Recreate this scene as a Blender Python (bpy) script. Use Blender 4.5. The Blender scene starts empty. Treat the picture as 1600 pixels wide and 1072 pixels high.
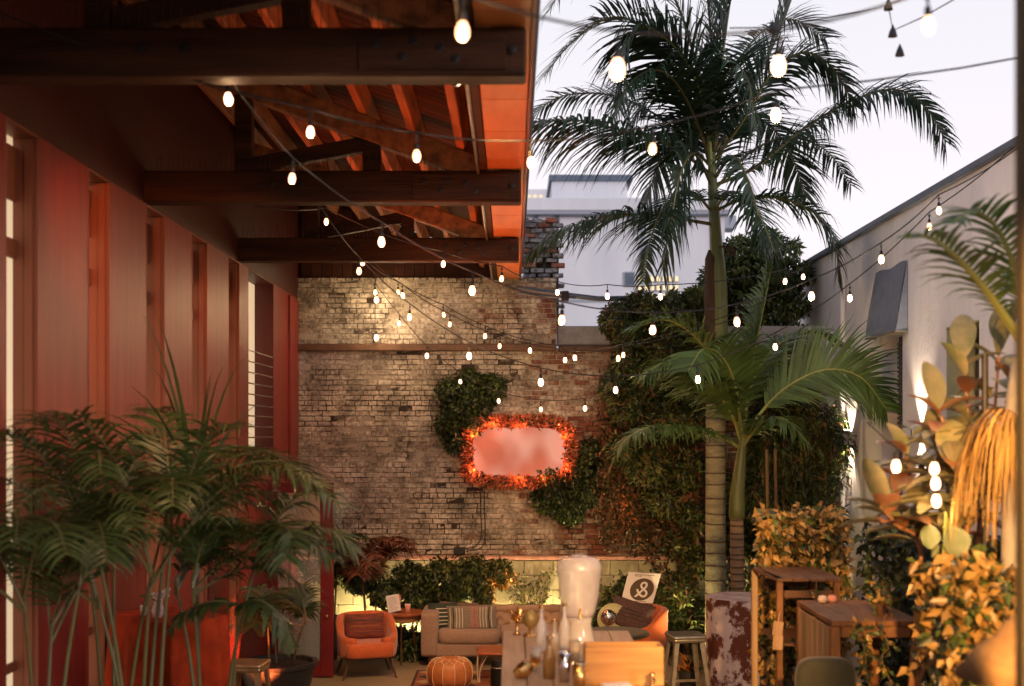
import bpy, math, random
import numpy as np
from mathutils import Vector, Matrix, Quaternion
random.seed(7); rng = np.random.default_rng(7)
S = bpy.context.scene
COL = S.collection
PI = math.pi

# ------------------------------------------------------------ camera
EYE = 3.0
cam_d = bpy.data.cameras.new("camera"); cam = bpy.data.objects.new("camera", cam_d); COL.objects.link(cam)
cam.location = (0, 0, EYE); cam.rotation_euler = (math.radians(90), 0, 0)
cam_d.sensor_width = 36; cam_d.lens = 42.75; cam_d.shift_y = 0.088; cam_d.shift_x = 0.0
cam_d.clip_start = 0.1; cam_d.clip_end = 1200
cam_d.dof.use_dof = True; cam_d.dof.focus_distance = 13.5; cam_d.dof.aperture_fstop = 1.4
S.camera = cam

# ------------------------------------------------------------ world, sun, exposure
w = bpy.data.worlds.new("World"); S.world = w; w.use_nodes = True
nt = w.node_tree; nt.nodes.clear()
wo = nt.nodes.new("ShaderNodeOutputWorld"); bg = nt.nodes.new("ShaderNodeBackground")
sky = nt.nodes.new("ShaderNodeTexSky"); sky.sky_type = 'NISHITA'; sky.sun_disc = False
sky.sun_elevation = math.radians(6); sky.sun_rotation = math.radians(141.5)
sky.air_density = 1.5; sky.dust_density = 4.0
tc = nt.nodes.new("ShaderNodeTexCoord"); sx = nt.nodes.new("ShaderNodeSeparateXYZ")
cr = nt.nodes.new("ShaderNodeValToRGB")
cr.color_ramp.elements[0].position = 0.0; cr.color_ramp.elements[0].color = (7.2, 5.7, 7.1, 1)
cr.color_ramp.elements[1].position = 1.0; cr.color_ramp.elements[1].color = (1.9, 2.2, 3.1, 1)
e = cr.color_ramp.elements.new(0.40); e.color = (6.6, 6.6, 7.2, 1)
e = cr.color_ramp.elements.new(0.16); e.color = (8.1, 7.5, 8.0, 1)
mx = nt.nodes.new("ShaderNodeMix"); mx.data_type = 'RGBA'; mx.inputs['Factor'].default_value = 0.93
nt.links.new(tc.outputs['Generated'], sx.inputs[0]); nt.links.new(sx.outputs['Z'], cr.inputs[0])
nt.links.new(sky.outputs[0], mx.inputs[6]); nt.links.new(cr.outputs[0], mx.inputs[7])
nt.links.new(mx.outputs[2], bg.inputs[0]); bg.inputs[1].default_value = 0.138
nt.links.new(bg.outputs[0], wo.inputs[0])
sd = bpy.data.lights.new("sun", 'SUN'); sd.energy = 1.1; sd.angle = math.radians(12); sd.color = (1, .88, .86)
so = bpy.data.objects.new("sun", sd); COL.objects.link(so); so.rotation_euler = Vector((.62, -.78, math.tan(math.radians(6)))).to_track_quat('Z', 'Y').to_euler()
S.view_settings.view_transform = 'Standard'; S.view_settings.look = 'None'
S.view_settings.exposure = 0.0; S.view_settings.gamma = 1.0; S.view_settings.use_curve_mapping = False
S.render.engine = 'CYCLES'
try:
    S.cycles.use_light_tree = True; S.cycles.max_bounces = 6; S.cycles.diffuse_bounces = 3
    S.cycles.transparent_max_bounces = 12; S.cycles.sample_clamp_indirect = 4.0
    S.cycles.use_denoising = True; S.cycles.caustics_reflective = False; S.cycles.caustics_refractive = False
except Exception: pass

F = 1900.0
def at(px, py, Y):
    """a point of the place at depth Y"""
    return Vector(((px - 800) / F * Y, Y, EYE - (py - 677) / F * Y))

# ------------------------------------------------------------ materials
def mat(name, col, rough=.7, var=.0, scale=8, bump=.0, bscale=40, metal=0., emis=None, estr=0., col2=None, spec=.5,
        island=0., trans=0., alpha=None, sharp=.16, glass=False, coat=0., wave=None, sheen=0.):
    m = bpy.data.materials.new(name); m.use_nodes = True
    n = m.node_tree.nodes; l = m.node_tree.links
    b = n.get('Principled BSDF'); out = n.get('Material Output')
    b.inputs['Base Color'].default_value = (*col, 1); b.inputs['Roughness'].default_value = rough
    b.inputs['Metallic'].default_value = metal; b.inputs['Specular IOR Level'].default_value = spec
    if coat: b.inputs['Coat Weight'].default_value = coat; b.inputs['Coat Roughness'].default_value = rough if coat < 1 else .05
    if sheen: b.inputs['Sheen Weight'].default_value = sheen
    src = None
    geo = n.new('ShaderNodeNewGeometry')
    if col2 is not None or var:
        nz = n.new('ShaderNodeTexNoise'); nz.inputs['Scale'].default_value = scale; nz.inputs['Detail'].default_value = 6
        nz.inputs['Roughness'].default_value = .65
        if wave:
            mp = n.new('ShaderNodeMapping'); mp.inputs['Scale'].default_value = wave
            l.new(geo.outputs['Position'], mp.inputs[0]); l.new(mp.outputs[0], nz.inputs['Vector'])
        else: l.new(geo.outputs['Position'], nz.inputs['Vector'])
        rp = n.new('ShaderNodeValToRGB')
        c2 = col2 if col2 is not None else tuple(max(0, c * (1 - var)) for c in col)
        c1 = col if col2 is not None else tuple(min(1, c * (1 + var)) for c in col)
        rp.color_ramp.elements[0].position = .5 - sharp; rp.color_ramp.elements[0].color = (*c2, 1)
        rp.color_ramp.elements[1].position = .5 + sharp; rp.color_ramp.elements[1].color = (*c1, 1)
        l.new(nz.outputs['Fac'], rp.inputs[0]); src = rp.outputs[0]
    if island:
        oi = n.new('ShaderNodeObjectInfo'); ad = n.new('ShaderNodeMath'); ad.operation = 'ADD'
        fr = n.new('ShaderNodeMath'); fr.operation = 'FRACT'
        l.new(oi.outputs['Random'], ad.inputs[0]); l.new(geo.outputs['Random Per Island'], ad.inputs[1]); l.new(ad.outputs[0], fr.inputs[0])
        mr = n.new('ShaderNodeMapRange'); mr.inputs['To Min'].default_value = 1 - island; mr.inputs['To Max'].default_value = 1 + island
        l.new(fr.outputs[0], mr.inputs[0])
        vm = n.new('ShaderNodeVectorMath'); vm.operation = 'SCALE'
        if src is not None: l.new(src, vm.inputs[0])
        else: vm.inputs[0].default_value = col
        l.new(mr.outputs[0], vm.inputs['Scale']); src = vm.outputs[0]
    if src is not None: l.new(src, b.inputs['Base Color'])
    if bump:
        nb = n.new('ShaderNodeTexNoise'); nb.inputs['Scale'].default_value = bscale; nb.inputs['Detail'].default_value = 5
        if wave:
            mp2 = n.new('ShaderNodeMapping'); mp2.inputs['Scale'].default_value = wave
            l.new(geo.outputs['Position'], mp2.inputs[0]); l.new(mp2.outputs[0], nb.inputs['Vector'])
        else: l.new(geo.outputs['Position'], nb.inputs['Vector'])
        bp = n.new('ShaderNodeBump'); bp.inputs['Strength'].default_value = bump; bp.inputs['Distance'].default_value = .02
        l.new(nb.outputs['Fac'], bp.inputs['Height']); l.new(bp.outputs[0], b.inputs['Normal'])
    if emis is not None:
        b.inputs['Emission Color'].default_value = (*emis, 1); b.inputs['Emission Strength'].default_value = estr
    if trans:
        tr = n.new('ShaderNodeBsdfTranslucent'); ms = n.new('ShaderNodeMixShader'); ms.inputs[0].default_value = trans
        if src is not None: l.new(src, tr.inputs[0])
        else: tr.inputs[0].default_value = (*col, 1)
        l.new(b.outputs[0], ms.inputs[1]); l.new(tr.outputs[0], ms.inputs[2]); l.new(ms.outputs[0], out.inputs[0])
    if alpha is not None:   # thin clear sheet: mostly see-through, some gloss
        tp = n.new('ShaderNodeBsdfTransparent'); ms = n.new('ShaderNodeMixShader'); ms.inputs[0].default_value = alpha
        l.new(tp.outputs[0], ms.inputs[1]); l.new(b.outputs[0], ms.inputs[2]); l.new(ms.outputs[0], out.inputs[0])
    return m

M = {}
def brick_material():
    m = bpy.data.materials.new("old_brick"); m.use_nodes = True
    n = m.node_tree.nodes; l = m.node_tree.links; b = n.get('Principled BSDF')
    geo = n.new('ShaderNodeNewGeometry'); sep = n.new('ShaderNodeSeparateXYZ'); l.new(geo.outputs['Position'], sep.inputs[0])
    oi = n.new('ShaderNodeObjectInfo')
    ad = n.new('ShaderNodeMath'); ad.operation = 'ADD'; fr = n.new('ShaderNodeMath'); fr.operation = 'FRACT'
    l.new(oi.outputs['Random'], ad.inputs[0]); l.new(geo.outputs['Random Per Island'], ad.inputs[1]); l.new(ad.outputs[0], fr.inputs[0])
    rr = n.new('ShaderNodeValToRGB'); el = rr.color_ramp.elements       # bare brick
    el[0].color = (.16, .055, .035, 1); el[1].color = (.36, .15, .09, 1); el[1].position = 1
    k = el.new(.35); k.color = (.24, .085, .05, 1); k = el.new(.7); k.color = (.26, .12, .08, 1); k = el.new(.9); k.color = (.12, .07, .055, 1)
    l.new(fr.outputs[0], rr.inputs[0])
    # worn limewash, thick on the left and thinning to the right
    nz = n.new('ShaderNodeTexNoise'); nz.inputs['Scale'].default_value = 1.6; nz.inputs['Detail'].default_value = 9; nz.inputs['Roughness'].default_value = .7
    l.new(geo.outputs['Position'], nz.inputs['Vector'])
    mrx = n.new('ShaderNodeMapRange'); mrx.inputs['From Min'].default_value = -1.4; mrx.inputs['From Max'].default_value = 2.6
    mrx.inputs['To Min'].default_value = .30; mrx.inputs['To Max'].default_value = -.20
    l.new(sep.outputs['X'], mrx.inputs[0])
    a1 = n.new('ShaderNodeMath'); a1.operation = 'ADD'; l.new(nz.outputs['Fac'], a1.inputs[0]); l.new(mrx.outputs[0], a1.inputs[1])
    a2 = n.new('ShaderNodeMath'); a2.operation = 'MULTIPLY_ADD'; a2.inputs[1].default_value = .22; a2.inputs[2].default_value = -.11
    l.new(fr.outputs[0], a2.inputs[0])
    a3 = n.new('ShaderNodeMath'); a3.operation = 'ADD'; l.new(a1.outputs[0], a3.inputs[0]); l.new(a2.outputs[0], a3.inputs[1])
    rw = n.new('ShaderNodeValToRGB'); rw.color_ramp.elements[0].position = .42; rw.color_ramp.elements[1].position = .60
    l.new(a3.outputs[0], rw.inputs[0])
    n2 = n.new('ShaderNodeTexNoise'); n2.inputs['Scale'].default_value = 2.3; n2.inputs['Detail'].default_value = 10; n2.inputs['Roughness'].default_value = .75
    l.new(geo.outputs['Position'], n2.inputs['Vector'])
    rc = n.new('ShaderNodeValToRGB'); rc.color_ramp.elements[0].position = .35; rc.color_ramp.elements[0].color = (.10, .09, .075, 1)
    rc.color_ramp.elements[1].position = .60; rc.color_ramp.elements[1].color = (.66, .60, .52, 1)
    k = rc.color_ramp.elements.new(.46); k.color = (.32, .285, .235, 1)
    l.new(n2.outputs['Fac'], rc.inputs[0])
    mx = n.new('ShaderNodeMix'); mx.data_type = 'RGBA'; l.new(rw.outputs[0], mx.inputs[0]); l.new(rr.outputs[0], mx.inputs[6]); l.new(rc.outputs[0], mx.inputs[7])
    n3 = n.new('ShaderNodeTexNoise'); n3.inputs['Scale'].default_value = 22; n3.inputs['Detail'].default_value = 6
    l.new(geo.outputs['Position'], n3.inputs['Vector'])
    r3 = n.new('ShaderNodeValToRGB'); r3.color_ramp.elements[0].position = .30; r3.color_ramp.elements[0].color = (.38, .34, .30, 1)
    r3.color_ramp.elements[1].position = .55; r3.color_ramp.elements[1].color = (1, 1, 1, 1)
    l.new(n3.outputs['Fac'], r3.inputs[0])
    mm = n.new('ShaderNodeMix'); mm.data_type = 'RGBA'; mm.blend_type = 'MULTIPLY'; mm.inputs[0].default_value = 1
    l.new(mx.outputs[2], mm.inputs[6]); l.new(r3.outputs[0], mm.inputs[7]); l.new(mm.outputs[2], b.inputs['Base Color'])
    b.inputs['Roughness'].default_value = .85
    bp = n.new('ShaderNodeBump'); bp.inputs['Strength'].default_value = .6; bp.inputs['Distance'].default_value = .012
    l.new(n3.outputs['Fac'], bp.inputs['Height']); l.new(bp.outputs[0], b.inputs['Normal'])
    return m

M['brick'] = brick_material()
M['mortar'] = mat('patchy_mortar', (.40, .35, .28), .95, 0, 1.5, .5, 30, col2=(.045, .034, .026), sharp=.06)
M['limeblock'] = mat('painted_block', (.42, .40, .27), .8, 0, 1.6, .35, 20, col2=(.24, .23, .15))
M['ledge'] = mat('rusty_steel_ledge', (.10, .05, .028), .6, .4, 5, .2, 30)
M['coping'] = mat('terracotta_coping', (.48, .26, .21), .7, .25, 8, .2, 40)
M['concrete'] = mat('weathered_concrete', (.36, .37, .40), .85, .3, 3, .3, 25)
M['redwall'] = mat('red_semi_gloss_paint', (.205, .022, .016), .42, .22, 2.0, .08, 60, spec=.4, coat=.11, wave=(1, 5, .4))
M['reddark'] = mat('deep_red_wood_paint', (.085, .012, .008), .45, .15, 4, .08, 30, wave=(1, 1, .1))
M['header'] = mat('red_paint_with_roof_shade', (.045, .007, .005), .5, .2, 3, .1, 30)  # the wall's red, darkened to stand for shade under the roof
M['doorred'] = mat('crimson_door_paint', (.16, .012, .014), .4, .15, 4, .05, 30)
M['creamband'] = mat('pale_cream_translucent', (.62, .58, .42), .6, .1, 6, trans=.4)
M['jamb'] = mat('red_brown_jamb', (.20, .055, .022), .5, .15, 3, .05, 30, wave=(1, 1, .15))
M['timber'] = mat('dark_old_timber', (.062, .025, .011), .6, 0, 3.5, .5, 26, col2=(.018, .008, .0045), wave=(.25, 3, 3), spec=.15)
M['purlin'] = mat('rough_purlin_timber', (.36, .14, .05), .65, 0, 3.5, .5, 26, col2=(.11, .038, .016), wave=(3, .3, 3))
M['board'] = mat('dark_roof_board', (.034, .012, .007), .7, .3, 5, .4, 30, island=.35, wave=(.3, 3, 1), spec=.15)
M['soffit'] = mat('varnished_eave_panel', (.50, .20, .07), .45, 0, 2.2, .1, 30, col2=(.36, .13, .04), wave=(3, .5, 1), island=.12)
M['iron'] = mat('black_iron', (.02, .018, .018), .45, metal=.6)
M['steel'] = mat('dull_steel', (.35, .33, .30), .35, .2, 10, metal=.9)
M['galv'] = mat('galvanised_steel_stool', (.42, .40, .33), .38, .2, 12, metal=.75)
M['brass'] = mat('warm_brass', (.75, .45, .16), .25, .15, 12, metal=1.)
M['chrome'] = mat('chrome', (.75, .72, .7), .08, metal=1.)
M['rubber'] = mat('black_cable', (.012, .012, .014), .6)
M['bulb'] = mat('lit_warm_bulb', (1, .8, .6), .3, emis=(1, .48, .27), estr=8)
M['bulbdim'] = mat('lit_amber_bulb', (1, .8, .6), .3, emis=(1, .42, .20), estr=4.5)
M['bulbhot'] = mat('lit_bright_bulb', (1, .8, .6), .3, emis=(1, .52, .30), estr=13)
M['lamp_hot'] = mat('lit_lens', (1, .9, .8), .3, emis=(1, .72, .42), estr=25)
M['redlens'] = mat('lit_red_lens', (1, .3, .2), .3, emis=(1, .12, .04), estr=6)
M['paleleaf'] = mat('pale_green_broad_leaf', (.13, .19, .07), .5, 0, 14, col2=(.22, .24, .12), trans=.2)
M['neon'] = mat('orange_neon_tube', (1, .4, .2), .3, emis=(1, .22, .08), estr=9)
M['stucco'] = mat('white_stucco', (.88, .87, .89), .9, 0, 1.3, .3, 35, col2=(.64, .62, .64), wave=(1, 1.0, .45), sharp=.22)
M['gutter'] = mat('blue_grey_metal', (.10, .13, .18), .5, .2, 4)
M['awning'] = mat('blue_grey_canvas', (.17, .20, .27), .85, .15, 6, .2, 40)
M['cream'] = mat('cream_reveal', (.50, .48, .27), .8, .15, 3)
M['darkglass'] = mat('dark_window_glass', (.015, .018, .02), .08, spec=.8)
M['litglass'] = mat('lit_interior_glass', (.5, .42, .3), .3, 0, 3, emis=(1, .74, .45), estr=.62)
M['clearglass'] = mat('clear_glass', (.9, .9, .88), .03, alpha=.16, spec=1.)
M['frost'] = mat('frosted_drink_glass', (.86, .80, .79), .25, .06, 10, trans=.45, spec=.9, alpha=.46, coat=1.)
M['bottle'] = mat('clear_bottle_glass', (.85, .8, .72), .05, alpha=.42, spec=1., coat=1.)
M['ground'] = mat('tan_patio_concrete', (.34, .26, .17), .75, 0, 1.3, .25, 30, col2=(.24, .18, .11))
M['earth'] = mat('bare_ground', (.16, .13, .10), .95, .3, .6, .3, 10)
M['deckwood'] = mat('weathered_deck_boards', (.20, .12, .07), .7, .3, 4, .3, 30, island=.2)
M['crown'] = mat('green_crownshaft', (.15, .17, .045), .45, 0, 5, .1, 20, col2=(.07, .10, .025), wave=(3, 3, .4))
M['trunk'] = mat('ringed_palm_trunk', (.34, .33, .22), .85, 0, 6, .5, 30, col2=(.20, .18, .11), wave=(1, 1, 3))
M['ring'] = mat('dark_leaf_scar', (.10, .075, .05), .9, .3, 20)
M['trunkb'] = mat('tan_ringed_trunk', (.34, .23, .12), .85, 0, 6, .5, 30, col2=(.20, .13, .07), wave=(1, 1, 3))
M['husk'] = mat('dry_brown_sheath', (.06, .032, .018), .85, .3, 6, .4, 20, wave=(3, 3, .4))
M['palm'] = mat('palm_leaflet', (.028, .055, .026), .42, .25, 3, island=.40, trans=.22, spec=.3)
M['palmy'] = mat('young_palm_leaflet', (.085, .15, .035), .42, .25, 3, island=.35, trans=.28, spec=.45)
M['areca'] = mat('areca_leaflet', (.055, .080, .020), .38, .25, 3, island=.35, trans=.22, spec=.5)
M['rachis'] = mat('yellow_green_leaf_stalk', (.26, .28, .07), .5, .15, 6)
M['rachisd'] = mat('olive_leaf_stalk', (.13, .11, .035), .5, .15, 6)
M['leafd'] = mat('dark_green_leaf', (.022, .040, .013), .45, .3, 2, island=.45, trans=.2)
M['leafm'] = mat('mid_green_leaf', (.085, .125, .030), .45, .3, 2, island=.45, trans=.25)
M['leafy'] = mat('yellow_green_leaf', (.16, .17, .045), .5, .3, 2, island=.4, trans=.3)
M['leafr'] = mat('russet_leaf', (.20, .075, .035), .45, .3, 4, island=.5, trans=.2)
M['leafr2'] = mat('reddish_palm_leaflet', (.15, .05, .03), .45, .3, 4, island=.5, trans=.2)
M['leafdry'] = mat('dry_brown_leaf', (.13, .07, .028), .6, .3, 2, island=.5, trans=.2)
M['hedge'] = mat('hedge_leaf_with_gold_light', (.36, .22, .065), .38, .3, 6, island=.5, trans=.25, spec=.5)  # hedge leaf with the warm golden lamp light put into its colour
M['hedged'] = mat('hedge_leaf_with_shade', (.020, .030, .013), .4, .3, 3, island=.5, trans=.15)  # same hedge leaf darkened to stand for its shaded side
M['rubleaf'] = mat('variegated_rubber_leaf', (.22, .26, .11), .30, 0, 9, col2=(.48, .40, .22), island=.35, trans=.25, spec=.6)
M['rubleafr'] = mat('copper_rubber_leaf', (.34, .12, .06), .30, 0, 9, col2=(.42, .26, .14), island=.35, trans=.2, spec=.6)
M['bark'] = mat('grey_brown_bark', (.13, .085, .05), .9, .3, 6, .6, 20, wave=(2, 2, .5))
M['cane'] = mat('bamboo_cane', (.20, .13, .05), .5, .3, 3, wave=(1, 1, .6), island=.3)
M['straw'] = mat('dry_straw_skirt', (.62, .38, .11), .7, .25, 6, .2, 30, island=.3, trans=.15, wave=(2, 2, .4))
M['trunkg'] = mat('grey_smooth_trunk', (.38, .34, .28), .85, .2, 4, .4, 20)
M['velvet'] = mat('burnt_orange_velvet', (.55, .105, .018), .75, .12, 20, .1, 90, sheen=.5)
M['taupe'] = mat('taupe_linen', (.33, .215, .155), .85, .1, 30, .15, 120, sheen=.2)
M['leather'] = mat('tan_leather_pouf', (.48, .16, .045), .5, .15, 12, .1, 50, island=.12)
M['stitch'] = mat('pale_stitching', (.68, .50, .32), .8)
M['walnut'] = mat('dark_walnut', (.10, .045, .022), .5, .3, 6, .1, 30)
M['redwood'] = mat('glossy_red_brown_wood', (.36, .10, .035), .3, .25, 4, .05, 30, wave=(.5, 3, 3))
M['sidewood'] = mat('honey_wood', (.40, .20, .08), .4, .25, 5, .05, 30, wave=(.5, 3, 3))
M['oak'] = mat('bleached_oak_board', (.50, .34, .22), .55, 0, 6, .12, 30, col2=(.36, .22, .13), wave=(3, .3, 3))
M['pine'] = mat('golden_pine_board', (.56, .29, .08), .5, 0, 5, .1, 30, col2=(.38, .17, .04), wave=(.4, 3, 5))
M['cedar'] = mat('cedar_frame', (.25, .105, .035), .5, 0, 5, .2, 30, col2=(.09, .038, .015), wave=(2, 2, .6))
M['plank'] = mat('pale_rough_plank', (.42, .29, .17), .7, 0, 4, .2, 25, col2=(.26, .16, .09), wave=(4, 4, .3), island=.2)
M['pot'] = mat('charcoal_planter', (.035, .036, .032), .55, .15, 6)
M['soil'] = mat('dark_potting_soil', (.03, .02, .014), .95, .3, 30, .5, 60)
M['rust_cloth'] = mat('rust_linen_tablecloth', (.34, .035, .008), .9, .3, 6, .15, 60, spec=.15)
M['hide'] = mat('blotchy_rust_and_white_cloth', (.82, .66, .60), .85, 0, 5.0, .05, 60, col2=(.17, .045, .02), wave=(1, 1, .8), sharp=.035)
M['edgepost'] = mat('olive_brown_post', (.035, .028, .013), .8, .2, 4)
M['ringleaf'] = mat('leaf_with_red_glow', (.42, .13, .06), .45, .3, 4, island=.5, trans=.25)  # green leaf reddened to carry the sign's orange glow in its colour
M['hidetop'] = mat('white_cloth_top', (.72, .62, .60), .8, 0, 4, .05, 60, col2=(.45, .30, .27))
M['paper'] = mat('white_card', (.78, .74, .73), .8)
M['ink'] = mat('brown_ink', (.10, .065, .035), .8)
M['flower'] = mat('cream_petals', (.72, .58, .48), .7, .2, 30, island=.15)
M['terracottac'] = mat('pink_candle', (.62, .25, .18), .5, emis=(1, .4, .2), estr=.08)
M['darkcush'] = mat('dark_kilim_cushion', (.10, .035, .028), .9, .4, 18, .1, 80, col2=(.26, .06, .035), wave=(.4, .4, 3))
M['stripe'] = mat('cream_stripe', (.62, .56, .44), .9)
M['greencush'] = mat('deep_green_cushion', (.035, .05, .04), .9, .2, 20, .1, 80)
M['boho'] = mat('boho_woven_cushion', (.24, .20, .15), .9, .3, 60, .2, 120)
M['pinkweave'] = mat('dusty_pink_weave', (.42, .19, .16), .9, .2, 60, .2, 120)
M['olive'] = mat('dark_olive_upholstery', (.022, .022, .010), .8, .2, 20, .1, 60, sheen=.2)
M['tan'] = mat('tan_woven_shade', (.20, .115, .045), .8, .2, 30, .3, 70)
M['farwall'] = mat('pale_blue_grey_render', (.80, .81, .85), .9, 0, .5, .1, 8, col2=(.64, .66, .71), wave=(1, 1, .25))
M['fartrim'] = mat('grey_parapet', (.34, .37, .43), .8)
M['rugbase'] = mat('rust_rug', (.28, .09, .045), .95, .2, 30, .3, 90)
M['rugdark'] = mat('charcoal_rug_pattern', (.05, .035, .03), .95)
M['ruglight'] = mat('sand_rug_pattern', (.42, .30, .18), .95)
M['sign'] = None

def sign_material():
    m = bpy.data.materials.new("glowing_salmon_panel"); m.use_nodes = True
    n = m.node_tree.nodes; l = m.node_tree.links; b = n.get('Principled BSDF')
    geo = n.new('ShaderNodeNewGeometry'); nz = n.new('ShaderNodeTexNoise'); nz.inputs['Scale'].default_value = 2.2; nz.inputs['Detail'].default_value = 1
    l.new(geo.outputs['Position'], nz.inputs['Vector'])
    rp = n.new('ShaderNodeValToRGB'); rp.color_ramp.elements[0].position = .35; rp.color_ramp.elements[0].color = (.64, .16, .09, 1)
    rp.color_ramp.elements[1].position = .62; rp.color_ramp.elements[1].color = (.97, .45, .32, 1)
    l.new(nz.outputs['Fac'], rp.inputs[0]); l.new(rp.outputs[0], b.inputs['Emission Color']); b.inputs['Emission Strength'].default_value = .62
    b.inputs['Base Color'].default_value = (.10, .05, .04, 1); b.inputs['Roughness'].default_value = .8
    return m
M['sign'] = sign_material()

# ------------------------------------------------------------ mesh helpers
class MB:
    def __init__(s): s.v = []; s.f = []; s.m = []; s.mi = 0
    def add(s, vs, fs):
        o = len(s.v); s.v.extend([tuple(p) for p in vs]); s.f.extend([tuple(i + o for i in q) for q in fs]); s.m.extend([s.mi] * len(fs)); return s
    def box(s, c, d, rz=0, rot=None, ch=0.0):
        hx, hy, hz = d[0] / 2, d[1] / 2, d[2] / 2
        R = rot if rot is not None else Matrix.Rotation(rz, 3, 'Z')
        c = Vector(c)
        if ch <= 0:
            P = [Vector((x, y, z)) for x in (-hx, hx) for y in (-hy, hy) for z in (-hz, hz)]
            P = [c + R @ p for p in P]
            return s.add(P, [(0, 1, 3, 2), (4, 6, 7, 5), (0, 4, 5, 1), (2, 3, 7, 6), (0, 2, 6, 4), (1, 5, 7, 3)])
        ch = min(ch, hx * .9, hy * .9, hz * .9)
        P = []; idx = {}
        for sx_ in (-1, 1):
            for sy_ in (-1, 1):
                for sz_ in (-1, 1):
                    for a in range(3):
                        q = [sx_ * hx, sy_ * hy, sz_ * hz]
                        for k in range(3):
                            if k != a: q[k] -= ch * (sx_, sy_, sz_)[k]
                        idx[(sx_, sy_, sz_, a)] = len(P); P.append(c + R @ Vector(q))
        fs = []
        for a in range(3):
            b_, c_ = (a + 1) % 3, (a + 2) % 3
            for sg in (-1, 1):
                q = []
                for (u, v_) in ((-1, -1), (1, -1), (1, 1), (-1, 1)):
                    t = [0, 0, 0]; t[a] = sg; t[b_] = u; t[c_] = v_; q.append(idx[(*t, a)])
                fs.append(tuple(q if sg > 0 else q[::-1]))
            for u in (-1, 1):
                for v_ in (-1, 1):
                    t = [0, 0, 0]; t[b_] = u; t[c_] = v_
                    t1 = list(t); t1[a] = -1; t2 = list(t); t2[a] = 1
                    q = [idx[(*t1, b_)], idx[(*t2, b_)], idx[(*t2, c_)], idx[(*t1, c_)]]
                    fs.append(tuple(q if u * v_ < 0 else q[::-1]))
        for sx_ in (-1, 1):
            for sy_ in (-1, 1):
                for sz_ in (-1, 1):
                    q = [idx[(sx_, sy_, sz_, k)] for k in range(3)]
                    fs.append(tuple(q if sx_ * sy_ * sz_ > 0 else q[::-1]))
        return s.add(P, fs)
    def beam(s, a, b, wd, ht, up=Vector((0, 0, 1)), ch=0):
        a = Vector(a); b = Vector(b); t = (b - a); L = t.length; t.normalize()
        sd_ = t.cross(Vector(up)); sd_.normalize(); u = sd_.cross(t)
        R = Matrix((t, sd_, u)).transposed()
        return s.box((a + b) / 2, (L, wd, ht), rot=R, ch=ch)
    def tube(s, pts, rad, n=6, cap=True):
        pts = [Vector(p) for p in pts]; N = len(pts)
        if not hasattr(rad, '__len__'): rad = [rad] * N
        t = (pts[1] - pts[0]).normalized()
        u = t.orthogonal().normalized(); P = []
        for i in range(N):
            tt = (pts[min(i + 1, N - 1)] - pts[max(i - 1, 0)])
            if tt.length > 1e-9: tt.normalize()
            else: tt = t
            u = (u - tt * u.dot(tt)); u = u.normalized() if u.length > 1e-6 else tt.orthogonal().normalized()
            w_ = tt.cross(u)
            for k in range(n):
                a = 2 * PI * k / n; P.append(pts[i] + (u * math.cos(a) + w_ * math.sin(a)) * rad[i])
        fs = [(i * n + k, i * n + (k + 1) % n, (i + 1) * n + (k + 1) % n, (i + 1) * n + k) for i in range(N - 1) for k in range(n)]
        if cap: fs += [tuple(range(n))[::-1], tuple((N - 1) * n + k for k in range(n))]
        return s.add(P, fs)
    def lathe(s, c, prof, n=20, sx_=1., sy_=1., R=None, cap=True, wob=0):
        c = Vector(c); P = []
        for (r, z) in prof:
            for k in range(n):
                a = 2 * PI * k / n; rr = r * (1 + wob * math.sin(a * 9 + z * 3))
                q = Vector((rr * math.cos(a) * sx_, rr * math.sin(a) * sy_, z))
                P.append(c + (R @ q if R is not None else q))
        N = len(prof)
        fs = [(i * n + k, i * n + (k + 1) % n, (i + 1) * n + (k + 1) % n, (i + 1) * n + k) for i in range(N - 1) for k in range(n)]
        if cap: fs += [tuple(range(n))[::-1], tuple((N - 1) * n + k for k in range(n))]
        return s.add(P, fs)
    def superell(s, c, d, p=.35, nu=20, nv=12, R=None):
        c = Vector(c); P = []
        f = lambda x, e_: math.copysign(abs(x) ** e_, x)
        for i in range(nv + 1):
            v_ = -PI / 2 + PI * i / nv
            for k in range(nu):
                u_ = 2 * PI * k / nu
                q = Vector((f(math.cos(v_), p) * f(math.cos(u_), p) * d[0] / 2, f(math.cos(v_), p) * f(math.sin(u_), p) * d[1] / 2, f(math.sin(v_), p) * d[2] / 2))
                P.append(c + (R @ q if R is not None else q))
        fs = [(i * nu + k, i * nu + (k + 1) % nu, (i + 1) * nu + (k + 1) % nu, (i + 1) * nu + k) for i in range(nv) for k in range(nu)]
        return s.add(P, fs)
    def grid(s, fn, nu, nv, closed=False):
        P = [fn(i / nu, j / nv) for j in range(nv + 1) for i in range(nu + (0 if closed else 1))]
        W = nu + (0 if closed else 1)
        fs = [(j * W + i, j * W + (i + 1) % W, (j + 1) * W + (i + 1) % W, (j + 1) * W + i) for j in range(nv) for i in range(nu)]
        return s.add(P, fs)
    def mesh(s, name, mats, smooth=False):
        me = bpy.data.meshes.new(name); me.from_pydata([tuple(p) for p in s.v], [], s.f)
        for m in (mats if isinstance(mats, (list, tuple)) else [mats]): me.materials.append(m)
        me.polygons.foreach_set('material_index', s.m)
        if smooth: me.polygons.foreach_set('use_smooth', [True] * len(s.f))
        me.update(); return me

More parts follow.
